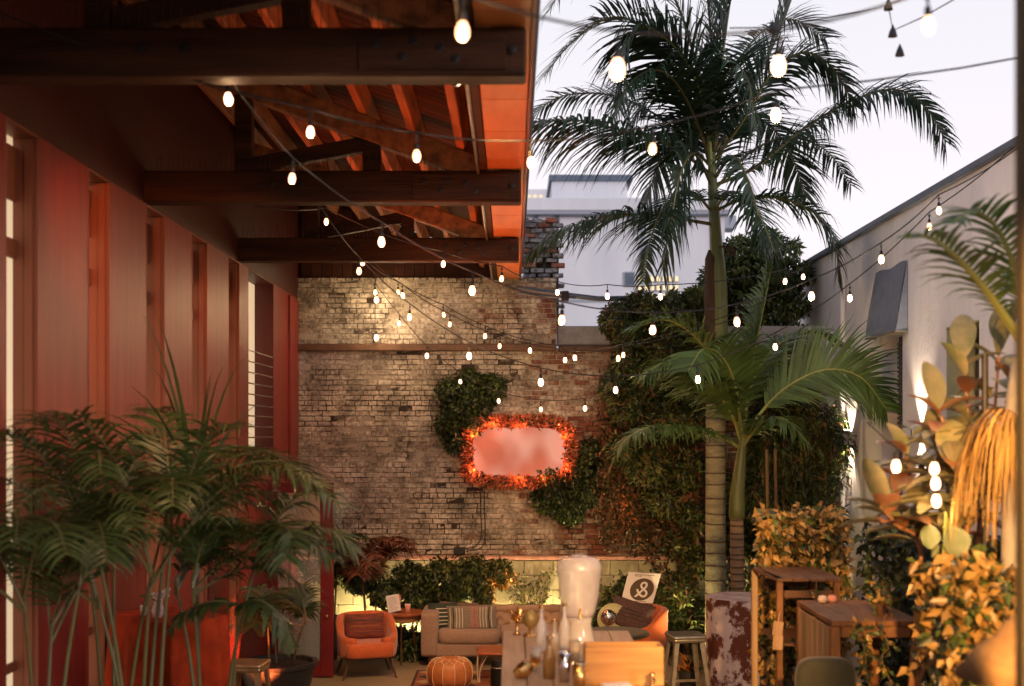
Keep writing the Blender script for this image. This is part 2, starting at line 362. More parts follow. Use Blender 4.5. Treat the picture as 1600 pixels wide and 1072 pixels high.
def link(name, me, parent=None, loc=None):
    o = bpy.data.objects.new(name, me); COL.objects.link(o)
    if parent is not None: o.parent = parent
    if loc is not None: o.location = loc
    return o
def obj(name, mb, mats, parent=None, smooth=False, loc=None, kind=None):
    """links the shape; with a parent the shape's world coordinates are kept relative to the parent's base"""
    me = mb.mesh(name, mats, smooth)
    if parent is not None:
        off = Vector(parent.get('_o', (0, 0, 0)))
        if off.length > 0: me.transform(Matrix.Translation(-off))
    o = link(name, me, parent, loc)
    if parent is not None: o['_o'] = parent.get('_o', (0., 0., 0.))
    if kind: o['kind'] = kind
    return o
def thing(name, label, cat, loc=(0, 0, 0), rz=0, group=None):
    o = bpy.data.objects.new(name, None); COL.objects.link(o); o.empty_display_size = .1
    o.location = loc; o.rotation_euler = (0, 0, rz); o['label'] = label; o['category'] = cat
    if group: o['group'] = group
    return o
def wthing(name, label, cat, base, group=None):
    """a thing whose shapes are given in world coordinates; its Empty stands at base"""
    o = thing(name, label, cat, base, 0, group); o['_o'] = tuple(float(x) for x in base); return o
def tag(o, label, cat, group=None):
    o['label'] = label; o['category'] = cat
    if group: o['group'] = group
    return o
def struct(o): o['kind'] = 'structure'; return o
def lamp(name, kind, loc, energy, col, parent=None, size=.05, rot=None, spot=None, blend=.5, local=False):
    d = bpy.data.lights.new(name, kind); d.energy = energy; d.color = col
    if kind in ('POINT', 'SPOT'): d.shadow_soft_size = size
    if spot: d.spot_size = math.radians(spot); d.spot_blend = blend
    o = bpy.data.objects.new(name, d); COL.objects.link(o)
    if parent is not None:
        o.parent = parent
        if not local: loc = Vector(loc) - Vector(parent.get('_o', (0, 0, 0)))
    o.location = loc
    if rot is not None: o.rotation_euler = rot
    return o
def aim(o, d): o.rotation_euler = Vector(d).to_track_quat('-Z', 'Y').to_euler()

def leaf_mesh(name, mats, pos, dirs, nrm, length, width, mi=None, cup=.18):
    """many small folded leaves: base, left, right, tip"""
    N = len(pos); pos = np.asarray(pos, float); dirs = np.asarray(dirs, float); nrm = np.asarray(nrm, float)
    dirs /= np.linalg.norm(dirs, axis=1)[:, None] + 1e-9
    sd_ = np.cross(dirs, nrm); sd_ /= np.linalg.norm(sd_, axis=1)[:, None] + 1e-9
    nn = np.cross(sd_, dirs)
    L = np.broadcast_to(np.asarray(length, float), (N,))[:, None]; W = np.broadcast_to(np.asarray(width, float), (N,))[:, None]
    b = pos; mid = pos + dirs * L * .45; tip = pos + dirs * L - nn * L * .12
    l_ = mid + sd_ * W * .5 + nn * W * cup; r_ = mid - sd_ * W * .5 + nn * W * cup
    V = np.stack([b, l_, tip, r_], 1).reshape(-1, 3)
    i = np.arange(N)[:, None] * 4
    T = np.concatenate([i + np.array([[0, 2, 1]]), i + np.array([[0, 3, 2]])], 1).reshape(-1)
    me = bpy.data.meshes.new(name); me.vertices.add(len(V)); me.vertices.foreach_set('co', V.ravel().astype(np.float32))
    me.loops.add(len(T)); me.loops.foreach_set('vertex_index', T.astype(np.int32))
    nf = 2 * N; me.polygons.add(nf); me.polygons.foreach_set('loop_start', np.arange(0, nf * 3, 3, dtype=np.int32))
    me.polygons.foreach_set('loop_total', np.full(nf, 3, dtype=np.int32))
    for m in (mats if isinstance(mats, (list, tuple)) else [mats]): me.materials.append(m)
    if mi is not None: me.polygons.foreach_set('material_index', np.repeat(np.asarray(mi, np.int32), 2))
    me.update(calc_edges=True); me.validate(); return me

def blobs(cl, n):
    """points, outward normals scattered in the outer shells of ellipsoid clumps (cx,cy,cz,rx,ry,rz,weight)"""
    cl = np.asarray(cl, float); wt = cl[:, 6] / cl[:, 6].sum(); k = rng.choice(len(cl), n, p=wt)
    d = rng.normal(size=(n, 3)); d /= np.linalg.norm(d, axis=1)[:, None]
    r = rng.uniform(.35, 1.05, n) ** .55
    C = cl[k]; p = C[:, :3] + d * C[:, 3:6] * r[:, None]
    return p, d
def blob_leaves(name, mats, cl, n, ln, wd, parent, droop=.3, mi_p=None, kind=None):
    p, d = blobs(cl, n)
    dr = d * .6 + rng.normal(size=(n, 3)) * .7; dr[:, 2] -= droop
    nr = d + rng.normal(size=(n, 3)) * .5; nr[:, 2] += .5
    L = rng.uniform(.7, 1.3, n) * ln
    mi = rng.choice(len(mi_p), n, p=mi_p) if mi_p else None
    off = np.array(parent.get('_o', (0, 0, 0))) if parent is not None else 0
    me = leaf_mesh(name, mats, p - off, dr, nr, L, L * wd, mi)
    o = link(name, me, parent)
    if kind: o['kind'] = kind
    return o

def bez(pts, n):
    """smooth curve (Catmull-Rom) through points"""
    P = [Vector(p) for p in pts]; P = [P[0] * 2 - P[1]] + P + [P[-1] * 2 - P[-2]]
    out = []; seg = len(P) - 3
    for i in range(n + 1):
        x = i / n * seg; k = min(int(x), seg - 1); t = x - k
        a, b, c, d = P[k:k + 4]
        out.append(.5 * ((2 * b) + (c - a) * t + (2 * a - 5 * b + 4 * c - d) * t * t + (3 * b - a - 3 * c + d) * t ** 3))
    return out

def frond(name, pts, parent, mats, n=55, ln=.55, wd=.032, droop=.5, lift=.25, sweep=.5, start=.12, rad=.018, segs=4, flat=None, jit=.12, prof=None):
    """a feather leaf: curved stalk with two rows of drooping leaflets"""
    C = bez(pts, 40); mb = MB()
    L = [0]
    for i in range(40): L.append(L[-1] + (C[i + 1] - C[i]).length)
    tot = L[-1]
    def P(t):
        x = t * tot; k = 0
        while k < 39 and L[k + 1] < x: k += 1
        q = (x - L[k]) / max(1e-6, L[k + 1] - L[k]); return C[k].lerp(C[k + 1], q), (C[k + 1] - C[k]).normalized()
    mb.mi = 1
    mb.tube([C[i] for i in range(0, 41, 2)], [rad * (1 - .85 * i / 40) + .0015 for i in range(0, 41, 2)], 5)
    mb.mi = 0
    up = Vector((0, 0, 1))
    prev = None
    for i in range(n):
        t = start + (1 - start) * (i + .5) / n
        p, T = P(t)
        sd_ = T.cross(up)
        if sd_.length < .25:
            sd_ = prev if prev is not None else (flat or Vector((0, 1, 0)))
            sd_ = sd_ - T * sd_.dot(T)
        sd_.normalize()
        if flat is not None: sd_ = (flat - T * flat.dot(T)).normalized()
        if prev is not None and sd_.dot(prev) < 0: sd_ = -sd_
        prev = sd_.copy(); N_ = sd_.cross(T)
        if N_.z < 0: N_ = -N_
        x_ = (t - start) / (1 - start); env = min(1, .35 + 2.6 * x_) * (1 - .58 * max(0, x_ - .45) ** 1.3 / .46)
        for sg in (-1, 1):
            l_ = ln * env * random.uniform(.85, 1.08)
            d = (sd_ * sg * 1 + T * (sweep + .9 * max(0, t - .75)) + N_ * (lift + random.uniform(-jit, jit)) + Vector([random.uniform(-jit, jit) for _ in range(3)]))
            d.normalize(); q = p.copy(); h = T - d * T.dot(d); h.normalize()
            row = []; dr = droop * random.uniform(.6, 1.4)
            for k in range(segs + 1):
                f_ = k / segs; ww = wd * (.45 + 1.2 * f_ if f_ < .3 else .81 * (1 - f_) / .7 + .02) * .62
                hh = h - d * h.dot(d)
                hh = hh.normalized() if hh.length > 1e-4 else h
                row.append((q - hh * ww, q + hh * ww)); q = q + d * (l_ / segs)
                d = (d + Vector((0, 0, -1)) * dr * (.35 + f_) / segs * 1.6).normalized()
            vs = [x for r in row for x in r]
            mb.add(vs, [(2 * k, 2 * k + 1, 2 * k + 3, 2 * k + 2) for k in range(segs)])
    return obj(name, mb, mats, parent)
# ============================================================ SETTING
g = MB(); g.box((0, 80, -.15), (400, 400, .29)); o = struct(obj('ground', g, M['earth']))
g = MB(); g.box((.7, 10, -.05), (7.4, 20, .108)); o = struct(obj('patio_floor', g, M['ground']))
dk = wthing('terrace_deck', 'raised weathered timber deck nearest the camera above the patio', 'deck', (.7, 5, 0))
g = MB(); g.box((.7, 4.4, .36), (7.39, 10.7, .66)); obj('deck_frame', g, M['walnut'], dk)
for i in range(70):
    y = -.85 + i * .1525; g = MB(); g.box((.7, y, .715), (7.38, .145, .045), ch=.006); obj('plank', g, M['deckwood'], dk)
dk['kind'] = 'structure'
for k in ('category', 'label'):
    if k in dk: del dk[k]

# ---- brick wall at the back
BW = 17.0
bw = wthing('brick_wall', 'old brick wall with worn whitewash behind the lounge seats', 'brick wall', (0, BW, 0))
g = MB(); g.box((-1.29, BW + .171, 3.2), (3.82, .318, 3.88)); g.box((2.51, BW + .171, 2.73), (3.78, .318, 2.92)); obj('mortar', g, M['mortar'], bw)
def brick_box(mb, c, d, seed):
    r = random.Random(seed); hx, hy, hz = d[0] / 2, d[1] / 2, d[2] / 2; j = lambda a=.0035: r.uniform(-a, a); P = []
    c = Vector(c)
    for (x, z) in ((-1, -1), (1, -1), (1, 1), (-1, 1)):
        P.append(c + Vector((x * hx + j(), hy, z * hz + j())))
    for (x, z) in ((-1, -1), (1, -1), (1, 1), (-1, 1)):
        P.append(c + Vector((x * hx + j(), -hy + .006, z * hz + j())))
    for (x, z) in ((-1, -1), (1, -1), (1, 1), (-1, 1)):
        P.append(c + Vector((x * (hx - .006) + j(.002), -hy + j(.003), z * (hz - .006) + j(.002))))
    f = [(8, 9, 10, 11)]
    for k in range(4):
        k2 = (k + 1) % 4; f += [(k, k2, 4 + k2, 4 + k), (4 + k, 4 + k2, 8 + k2, 8 + k)]
    mb.add(P, f)
spec_ = []
row = 0; z = 1.305
XL = -3.19
while z < 5.13:
    x0 = -3.2 - (.1055 if row % 2 else 0); x = x0
    xmax = .61 if z > 4.12 else 4.4
    header = (row % 6 == 5)
    pit = .105 if header else .211
    while x < xmax - .03:
        a = max(x, -3.19); b = min(x + pit - .011, xmax)
        if b - a > .03: spec_.append(((a + b) / 2, z + .031, b - a, header))
        x += pit
        pit = (.105 if header else .211) * random.uniform(.86, 1.14)
    z += .0718; row += 1
var = []
for k in range(8):
    mb_ = MB(); brick_box(mb_, (0, 0, 0), (.200, .1, .0615), k); var.append(mb_.mesh('brick', M['brick']))
st = MB(); cnt = 0
order = sorted(spec_, key=lambda s: abs(s[0] + 1.6) / 1.3 + abs(s[1] - 3.2) / 1.2)
for i, (x, zz, wd, hd) in enumerate(order):
    prot = random.choice((0, 0, 0, .004, .008, -.004, -.008, .012))
    if random.random() < .006: continue
    if wd > .16 and cnt < 300 and x < .6:
        o = link('brick', random.choice(var), bw, (x, .05 + prot, zz)); cnt += 1
        o.rotation_euler = (0, random.uniform(-.008, .008), 0); o.scale = (wd / .2, 1, random.uniform(.94, 1.03))
    else: brick_box(st, (x, BW + .05 + prot, zz), (wd, .1, .0615), i)
obj('brick', st, M['brick'], bw, kind='stuff')
g = MB(); g.box((-1.19, BW - .06, 4.19), (3.61, .22, .095), ch=.01); g.box((2.5, BW - .02, 4.18), (3.7, .15, .085), ch=.01); obj('ledge', g, M['ledge'], bw)
g = MB(); g.box((2.52, BW + .2, 4.37), (3.77, .25, .27), ch=.01); obj('coping', g, M['concrete'], bw)
lw = wthing('painted_block_wall', 'low pale green painted block wall with terracotta coping under the bricks', 'wall', (0, BW, 0))
g = MB(); g.box((.7, BW + .06, .615), (7.39, .2, 1.22)); obj('joint_bed', g, M['mortar'], lw)
for r_ in range(6):
    x = -3.0 + (.2 if r_ % 2 else 0) - .2
    while x < 4.4:
        a = max(x, -2.998); b = min(x + .392, 4.395)
        if b - a > .05:
            g = MB(); g.box(((a + b) / 2, BW - .06 + random.uniform(-.002, .002), .105 + r_ * .205), (b - a, .1, .2), ch=.004); obj('block', g, M['limeblock'], lw)
        x += .397
g = MB(); g.box((.7, BW - .07, 1.268), (7.39, .16, .05), ch=.008); obj('coping', g, M['coping'], lw)

# ---- ruined chimney stub rising behind the wall
rc_ = wthing('ruined_brick_stack', 'ragged stack of mottled broken bricks rising beside the roof edge', 'brick stack', (.4, 17.5, 4.5))
M['rubble'] = mat('mottled_broken_brick', (.42, .42, .46), .9, 0, 16, .4, 30, col2=(.06, .055, .06), island=.4)
M['rubbler'] = mat('broken_red_brick', (.34, .14, .10), .9, .4, 16, .4, 30, island=.4)
g = MB(); g.box((.42, 17.62, 5.25), (.50, .35, 1.62)); obj('core', g, M['mortar'], rc_)
for r_ in range(23):
    zz = 4.46 + r_ * .0718
    for k in range(3):
        x = .10 + k * .205 + (.1 if r_ % 2 else 0)
        if x > .62 or random.random() < .10: continue
        g = MB(); R = Matrix.Rotation(random.uniform(-.12, .12), 3, 'Z') @ Matrix.Rotation(random.uniform(-.07, .07), 3, 'Y')
        g.box((x + .05, 17.42 + random.uniform(-.05, .03), zz), (random.uniform(.13, .2), .12, random.uniform(.05, .066)), rot=R, ch=.008)
        obj('brick', g, M['rubble'] if random.random() < .65 else M['rubbler'], rc_)

# ---- red building along the left side
RW = wthing('red_building', 'glossy red walled building with tall narrow windows along the left side', 'building', (-3, 12, 0))
ops = [(4.4, 4.9), (5.8, 6.3), (7.2, 7.7), (8.6, 9.07), (9.97, 10.5), (11.4, 11.97), (12.87, 13.38)]
TOP = 4.88
edges = [0.0]
for a, b in ops: edges += [a, b]
edges += [13.83]
for i in range(0, len(edges), 2):
    a, b = edges[i], edges[i + 1]; g = MB(); g.box((-3.2, (a + b) / 2, TOP / 2), (.4, b - a, TOP)); obj('wall_panel', g, M['redwall'], RW)
g = MB(); g.box((-3.2, 14.565, 1.4), (.4, 1.47, 2.8)); obj('wall_panel', g, M['redwall'], RW)
g = MB(); g.box((-3.2, 16.145, 2.44), (.4, 1.69, 4.88)); obj('wall_panel', g, M['redwall'], RW)
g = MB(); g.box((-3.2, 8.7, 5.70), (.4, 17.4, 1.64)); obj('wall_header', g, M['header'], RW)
for k, (a, b) in enumerate(ops):
    wn = MB(); d = .153
    # far jamb, near jamb and head linings with a stepped frame strip
    wn.box((-3 - d / 2 + .002, b - .006, TOP / 2 + .38), (d, .012, TOP - .77)); wn.box((-3 - d / 2 + .002, a + .006, TOP / 2 + .38), (d, .012, TOP - .77))
    wn.box((-3 - d / 2, (a + b) / 2, TOP - .008), (d, b - a - .03, .016))
    wn.box((-3 - d * .34, b - .020, TOP / 2 + .38), (.05, .022, TOP - .80))
    wo_ = obj('window', wn, M['jamb'], RW)
    p = MB(); p.box((-3 - d - .01, (a + b) / 2, TOP / 2), (.012, b - a - .02, TOP - .02)); obj('pane', p, M['litglass'], wo_)
    for (z0, z1) in ((4.46, 4.80), (4.10, 4.22), (2.35, 2.41), (1.5, 1.56)):
        p = MB(); p.box((-3 - d + .012, (a + b) / 2, (z0 + z1) / 2), (.02, b - a - .03, z1 - z0)); obj('glazing_bar', p, M['jamb'], wo_)
# end window with grille bars
wn = MB(); wn.box((-3.115, 15.292, 3.84), (.23, .014, 2.06)); wn.box((-3.115, 13.838, 3.84), (.23, .014, 2.06)); wn.box((-3.115, 14.565, 4.872), (.23, 1.42, .014))
wn.box((-3.10, 14.565, 2.812), (.28, 1.44, .024)); wo_ = obj('window', wn, M['reddark'], RW)
p = MB(); p.box((-3.24, 14.36, 3.84), (.012, 1.03, 2.04)); obj('pane', p, M['darkglass'], wo_)
p = MB(); p.box((-3.24, 15.09, 3.84), (.012, .38, 2.04)); obj('pane', p, M['litglass'], wo_)
for i in range(9):
    p = MB(); zz = 2.95 + i * .125; p.tube([(-3.01, 13.86, zz), (-3.01, 15.27, zz)], .009, 5); obj('grille_bar', p, M['steel'], wo_)
g = MB(); g.box((-2.99, 16.6, 2.5), (.05, .6, 4.7), ch=.004); obj('pilaster', g, M['redwall'], RW)

# ---- timber canopy roof over the left half
def roofz(x): return 5.30 + .36 * (.1 - x)
RF = wthing('timber_roof', 'dark timber lean-to roof with exposed purlins over the left half', 'roof', (-1.5, 10, 5.3))
sl = math.atan(.36); Rs = Matrix.Rotation(sl, 3, 'Y')
for i in range(104):
    y = 2.0 + i * .1455; g = MB(); xm = -1.46; L = 3.2 / math.cos(sl)
    g.box((xm, y, roofz(xm) + .012), (L, .130, .022), rot=Rs, ch=.003); obj('roof_board', g, M['board'], RF)
g = MB(); g.box((-1.46, 9.5, roofz(-1.46) + .045), (3.22 / math.cos(sl), 15.2, .03), rot=Rs); obj('roofing_sheet', g, M['rubber'], RF)
for x in (-.40, -.80, -1.20, -1.62, -2.04, -2.46, -2.86):
    g = MB(); g.box((x, 9.5, roofz(x) - .085), (.075, 15.0, .150), rot=Rs, ch=.008); obj('purlin', g, M['purlin'], RF)
for i in range(18):
    a = 2.0 + i * .835; g = MB(); g.box((-.05, a + .415, 5.165), (.30, .822, .024), ch=.004); obj('eave_panel', g, M['soffit'], RF)
g = MB(); g.box((-.235, 9.5, 5.185), (.06, 15.0, .09), ch=.006); obj('eave_rail', g, M['timber'], RF)
g = MB(); g.box((.115, 9.5, 5.24), (.026, 15.02, .20), ch=.004); obj('fascia', g, M['reddark'], RF)
g = MB(); g.tube([(-.275, 2.1, 5.12), (-.275, 16.9, 5.12)], .014, 6); obj('conduit', g, M['steel'], RF)
gbk = MB(); gbk.add([(-3.0, 17.09, 5.14), (.08, 17.09, 5.14), (.08, 17.09, 5.28), (-3.0, 17.09, 6.44), (-3.0, 17.12, 5.14), (.08, 17.12, 5.14), (.08, 17.12, 5.28), (-3.0, 17.12, 6.44)], [(0, 1, 2, 3), (7, 6, 5, 4), (0, 4, 5, 1), (1, 5, 6, 2), (2, 6, 7, 3), (3, 7, 4, 0)])
gb = wthing('gable_infill', 'dark boarded infill between the brick wall top and the roof', 'boarding', (-1.5, 17.1, 5.15))
obj('backing', gbk, M['board'], gb)
for i in range(24):
    x = -2.95 + i * .145
    if x > .05: break
    h = roofz(x + .07) - .02 - 5.15; g = MB(); g.box((x + .065, 17.05, 5.15 + h / 2), (.138, .03, h), ch=.003); obj('plank', g, M['board'], gb)

def truss(y, label):
    t = wthing('roof_truss', label, 'truss', (-1.5, y, 4.885), 'dark timber trusses under the lean-to roof')
    g = MB(); g.box((-1.47, y, 5.013), (3.09, .18, .256), ch=.012); obj('bottom_chord', g, M['timber'], t)
    a = Vector((-.12, y, roofz(-.12) - .27)); b = Vector((-2.98, y, roofz(-2.98) - .27))
    g = MB(); g.beam(a, b, .15, .19, ch=.01); obj('top_chord', g, M['purlin'], t)
    for x in (-1.15, -2.2):
        g = MB(); g.box((x, y, (5.14 + roofz(x) - .36) / 2), (.14, .12, roofz(x) - .36 - 5.14), ch=.008); obj('post', g, M['timber'], t)
    g = MB(); g.beam((-2.12, y, 5.2), (-1.22, y, roofz(-1.2) - .40), .10, .12, ch=.006); obj('brace', g, M['timber'], t)
    g = MB(); g.box((-.42, y - .097, 5.013), (.78, .014, .20), ch=.004); obj('splice_plate', g, M['timber'], t)
    for (x, z_) in ((-.72, 5.05), (-.58, 4.98), (-.52, 5.06), (-.38, 5.03), (-.30, 4.97), (.0, 5.02), (-1.95, 5.03), (-1.72, 5.03)):
        b_ = MB(); R = Matrix.Rotation(PI / 2, 3, 'X'); b_.lathe((x, y - .10, z_), [(.0, -.01), (.026, -.01), (.026, .004), (.012, .006), (.012, .022), (0, .022)], 8, R=R, cap=False); obj('bolt', b_, M['iron'], t)
    sp = MB()
    for i in range(62):
        x = -2.95 + i * .044; a = Vector((x, y - .05, 5.142)); tl = .10 + random.uniform(0, .05)
        sp.tube([a, a + Vector((random.uniform(-.022, .022), random.uniform(-.04, .02), tl))], .0028, 4)
    o = obj('bird_spikes', sp, M['husk'], t); o['kind'] = 'stuff'
truss(6.5, 'nearest dark timber roof truss, the widest beam across the top')
truss(10.0, 'middle dark timber truss, second beam down over the red wall')
truss(13.4, 'farthest dark timber truss, the beam closest to the brick wall')
truss(3.1, 'overhead timber truss above the camera, out past the top of the view')

def flood(p, dirv, label, en, col=(1, .14, .035), spot=140, mount='roof'):  # unseen fixtures added to carry the red light on roof and wall
    t = wthing('added_flood_lamp', label, 'lamp', p, 'added red flood lamps')
    p = Vector(p); d = Vector(dirv).normalized(); g = MB()
    R = d.to_track_quat('Z', 'Y').to_matrix()
    g.lathe(p, [(.012, -.07), (.035, -.06), (.045, .0), (.045, .012)], 12, R=R); obj('housing', g, M['iron'], t)
    g = MB(); g.lathe(p, [(.001, .013), (.038, .013), (.038, .018), (.001, .018)], 12, R=R); obj('lens', g, M['redlens'], t)
    l_ = lamp('glow', 'SPOT', p + d * .03, en, col, t, .04, spot=spot, blend=.6); aim(l_, d)
for (y, en, nm_) in ((6.72, 60, 'nearest'), (10.22, 60, 'middle'), (13.62, 55, 'farthest')):
    flood((-2.2, y, 5.20), (.3, .75, .55), 'added red flood lamp on the far side of the %s truss, aimed at the purlins' % nm_, en * .12, spot=110)

for (p, tg, en, lb) in (((-1.35, 9.55, .80), (-.50, 8.7, 5.2), 900, 'added red floor flood lamp behind the left palms, aimed up at the roof'),
                      ((-1.75, 12.3, .10), (-.55, 12.0, 5.2), 1300, 'added red floor flood lamp past the metal stool, aimed up at the roof'),
                      ((.05, 16.6, .10), (-.60, 15.2, 5.2), 1100, 'added red floor flood lamp behind the taupe sofa aimed up at the roof')):
    flood(p, Vector(tg) - Vector(p), lb, en, (1, .15, .03), spot=42)
flood((-2.6, 8.95, .86), (-.35, .25, 1), 'added red floor flood lamp washing the first red wall panels', 60, (1, .13, .03), spot=110)
flood((-2.6, 12.9, .10), (-.35, .25, 1), 'added red floor flood lamp washing the wall beside the open door', 160, (1, .16, .04), spot=100)
flood((-2.35, 6.72, 4.98), (-.5, 4.5, -1.6), 'added red flood lamp on the nearest truss aimed along the window jambs', 170, (1, .22, .05), spot=50)
flood((-2.35, 10.22, 4.98), (-.5, 4.0, -1.8), 'added red flood lamp on the middle truss aimed along the window jambs', 60, (1, .22, .05), spot=40)
# ---- white building on the right
WB = wthing('white_building', 'white stucco building with a long parapet down the right side', 'building', (6, 13, 0))
H = 5.49
def wall(y0, y1, z0, z1, x0=4.4, th=.35):
    g = MB(); g.box((x0 + th / 2, (y0 + y1) / 2, (z0 + z1) / 2), (th, y1 - y0, z1 - z0)); return obj('wall_section', g, M['stucco'], WB)
wall(3, 11.45, 0, H); wall(11.45, 12.33, 0, 2.2); wall(11.45, 12.33, 4.07, H); wall(12.33, 13.7, 0, H); wall(13.7, 14.45, 4.16, H); wall(14.45, 23, 0, H)
wall(16.6, 17.15, 0, 4.3, 4.30, .098)
g = MB(); g.box((6.9, 23.1, H / 2), (5.0, .2, H)); g.box((6.9, 2.9, H / 2), (5.0, .2, H)); obj('end_wall', g, M['stucco'], WB)
g = MB(); g.box((7.05, 13, H - .06), (4.6, 20, .1)); obj('roof', g, M['concrete'], WB)
g = MB(); g.box((4.55, 13, H + .035), (.42, 20.3, .075), ch=.01); obj('gutter', g, M['gutter'], WB)
wn = MB(); wn.box((4.55, 12.32, 3.135), (.29, .016, 1.86)); wn.box((4.55, 11.46, 3.135), (.29, .016, 1.86)); wn.box((4.55, 11.89, 4.06), (.29, .84, .016)); wn.box((4.53, 11.89, 2.21), (.34, .84, .02)); wo_ = obj('window', wn, M['cream'], WB)
p = MB(); p.box((4.70, 11.89, 3.135), (.02, .84, 1.83)); obj('pane', p, M['darkglass'], wo_)
dr = MB(); dr.box((4.62, 14.075, 2.08), (.05, .73, 4.12)); dr = obj('door', dr, M['darkglass'], WB)
p = MB()
for i in range(22): p.box((4.585, 14.075, 2.9 + i * .055), (.03, .70, .028), rot=Matrix.Rotation(.5, 3, 'Y'))
obj('louvre', p, M['gutter'], dr)
aw = wthing('canvas_awning', 'faded blue grey canvas awning over the dark doorway', 'awning', (4.2, 14, 4.2))
g = MB(); g.grid(lambda u, v: Vector((4.385 - .13 * v - .01 * math.sin(v * 3), 13.5 + 1.15 * u, 4.92 - .78 * v + .015 * math.sin(u * 9))), 10, 6); obj('canopy', g, M['awning'], aw, smooth=True)
g = MB(); g.add([(4.39, 13.5, 4.92), (4.26, 13.5, 4.14), (4.39, 13.5, 4.14)], [(0, 1, 2)]); obj('side_panel', g, M['awning'], aw)
g = MB(); g.tube([(4.39, 13.5, 4.135), (4.26, 13.5, 4.135), (4.26, 14.65, 4.135), (4.39, 14.65, 4.135)], .012, 6); obj('frame', g, M['steel'], aw)
for (y, zc, en, lb) in ((15.75, 2.92, 150, 'white box wall light glowing up and down beside the dark doorway'),
                    (13.05, 3.02, 150, 'white box wall light glowing behind the rubber plant leaves'),
                    (18.4, 2.95, 150, 'farthest box wall light shining behind the bamboo')):
    t = wthing('wall_sconce', lb, 'wall light', (4.4, y, zc), 'up and down wall lights on the white building'); g = MB()
    for (dx, dy, sx_, sy_) in ((-.15, 0, .012, .30), (-.08, .144, .128, .012), (-.08, -.144, .128, .012), (-.012, 0, .010, .274)): g.box((4.4 + dx, y + dy, zc), (sx_, sy_, .13))
    obj('housing', g, M['stucco'], t)
    g = MB(); g.box((4.4 - .152 - .006, y - .13, zc - .005), (.004, .02, .09)); obj('badge', g, M['iron'], t)
    for s_ in (1, -1):
        l_ = lamp('beam', 'SPOT', (4.4 - .075, y, zc + .03 * s_), en, (1, .74, .50), t, .02, spot=75, blend=.8); aim(l_, (.10, 0, s_))

# ---- far buildings
fb = wthing('pale_office_block', 'pale blue grey office block beyond the brick wall', 'building', (3, 40, 0))
g = MB(); g.box((3.5, 45, 5.1), (7, 10, 10.2)); obj('wall', g, M['farwall'], fb)
g = MB(); g.box((3.5, 44.7, 10.45), (7.4, 10.3, .42), ch=.03); obj('parapet', g, M['farwall'], fb)
g = MB(); g.box((3.5, 39.8, 10.2), (7.2, .4, .12)); obj('cornice', g, M['fartrim'], fb)
for (px0, px1, py0, py1) in ((867, 875, 328, 352), (941, 949, 328, 352), (985, 993, 328, 352), (834, 842, 335, 345), (975, 992, 425, 448), (1005, 1020, 380, 400), (952, 962, 478, 493)):
    a = at(px0, py1, 39.97); b = at(px1, py0, 39.97); f_ = MB(); f_.box(((a.x + b.x) / 2, 39.97, (a.z + b.z) / 2), (b.x - a.x, .08, b.z - a.z)); f_ = obj('window', f_, M['fartrim'], fb)
    p = MB(); p.box(((a.x + b.x) / 2, 39.92, (a.z + b.z) / 2), (b.x - a.x - .08, .02, b.z - a.z - .08)); obj('pane', p, M['gutter'], f_)
M['farlit'] = mat('lit_far_window', (.6, .5, .3), .5, emis=(1, .78, .45), estr=.75)
for i in range(7):
    for j in range(3):
        a = at(1000 + i * 9.5, 436 + j * 14, 39.95); p = MB(); p.box((a.x, 39.95, a.z), (.15, .06, .2)); f_ = obj('window', p, M['fartrim'], fb)
        p = MB(); p.box((a.x, 39.91, a.z), (.12, .02, .17)); obj('pane', p, M['farlit'], f_)
a = at(862, 283, 46); b = at(980, 318, 46)
g = MB(); g.box(((a.x + b.x) / 2, 48, (a.z + b.z) / 2 - .4), (b.x - a.x, 4, a.z - b.z + .8)); obj('penthouse', g, M['farwall'], fb)
g = MB(); g.box(((a.x + b.x) / 2 + .05, 48, a.z + .1), (b.x - a.x + .3, 4.3, .22)); obj('penthouse_roof', g, M['gutter'], fb)
tw = wthing('distant_tower', 'distant pale tower with tiny lit windows beside the roof edge', 'tower', (2, 85, 0))
g = MB(); g.box((2.2, 90, 10), (3.6, 8, 20.5)); obj('wall', g, M['farwall'], tw)
for i in range(3):
    for j in range(3):
        p = MB(); p.box((1.2 + i * .42, 85.97, 18.9 + j * .42), (.22, .06, .16)); obj('window', p, M['farlit'], tw)
for (x, w_, h_) in ((2.2, 1.1, .7), (5.6, 1.6, .5), (4.2, .5, 1.1)):
    g = MB(); g.box((x + 2, 46, 10.66 + h_ / 2), (w_, 1.0, h_), ch=.03); obj('roof_unit', g, M['fartrim'], fb)
for zz in (4.0, 7.35):
    g = MB(); g.box((3.5, 39.985, zz), (6.98, .05, .10)); obj('string_course', g, M['fartrim'], fb)
for x in (1.4, 4.3, 6.6):
    g = MB(); g.tube([(x, 39.93, .2), (x, 39.93, 10.0)], .05, 6); obj('downpipe', g, M['fartrim'], fb)
for y in (9.2, 16.0, 19.5):
    g = MB(); g.tube([(4.35, y, 5.45), (4.35, y, .1)], .035, 8); obj('downpipe', g, M['stucco'], WB)
pi_ = wthing('steel_awning_arm', 'blue grey steel awning arm reaching out from the roof corner', 'pipe', (1.5, 16.4, 4.9))
g = MB(); g.tube([at(808, 450, 16.2), at(840, 455, 16.2), at(885, 461, 16.2), at(935, 467, 16.3), at(1000, 466, 16.4)], .035, 8); g.tube([at(808, 458, 16.2), at(850, 463, 16.2), at(900, 465, 16.2)], .02, 6)
obj('arm', g, M['gutter'], pi_, smooth=True)
g = MB(); c = at(883, 463, 16.2); g.box(c, (.10, .10, .13), ch=.01); obj('clamp', g, M['iron'], pi_)

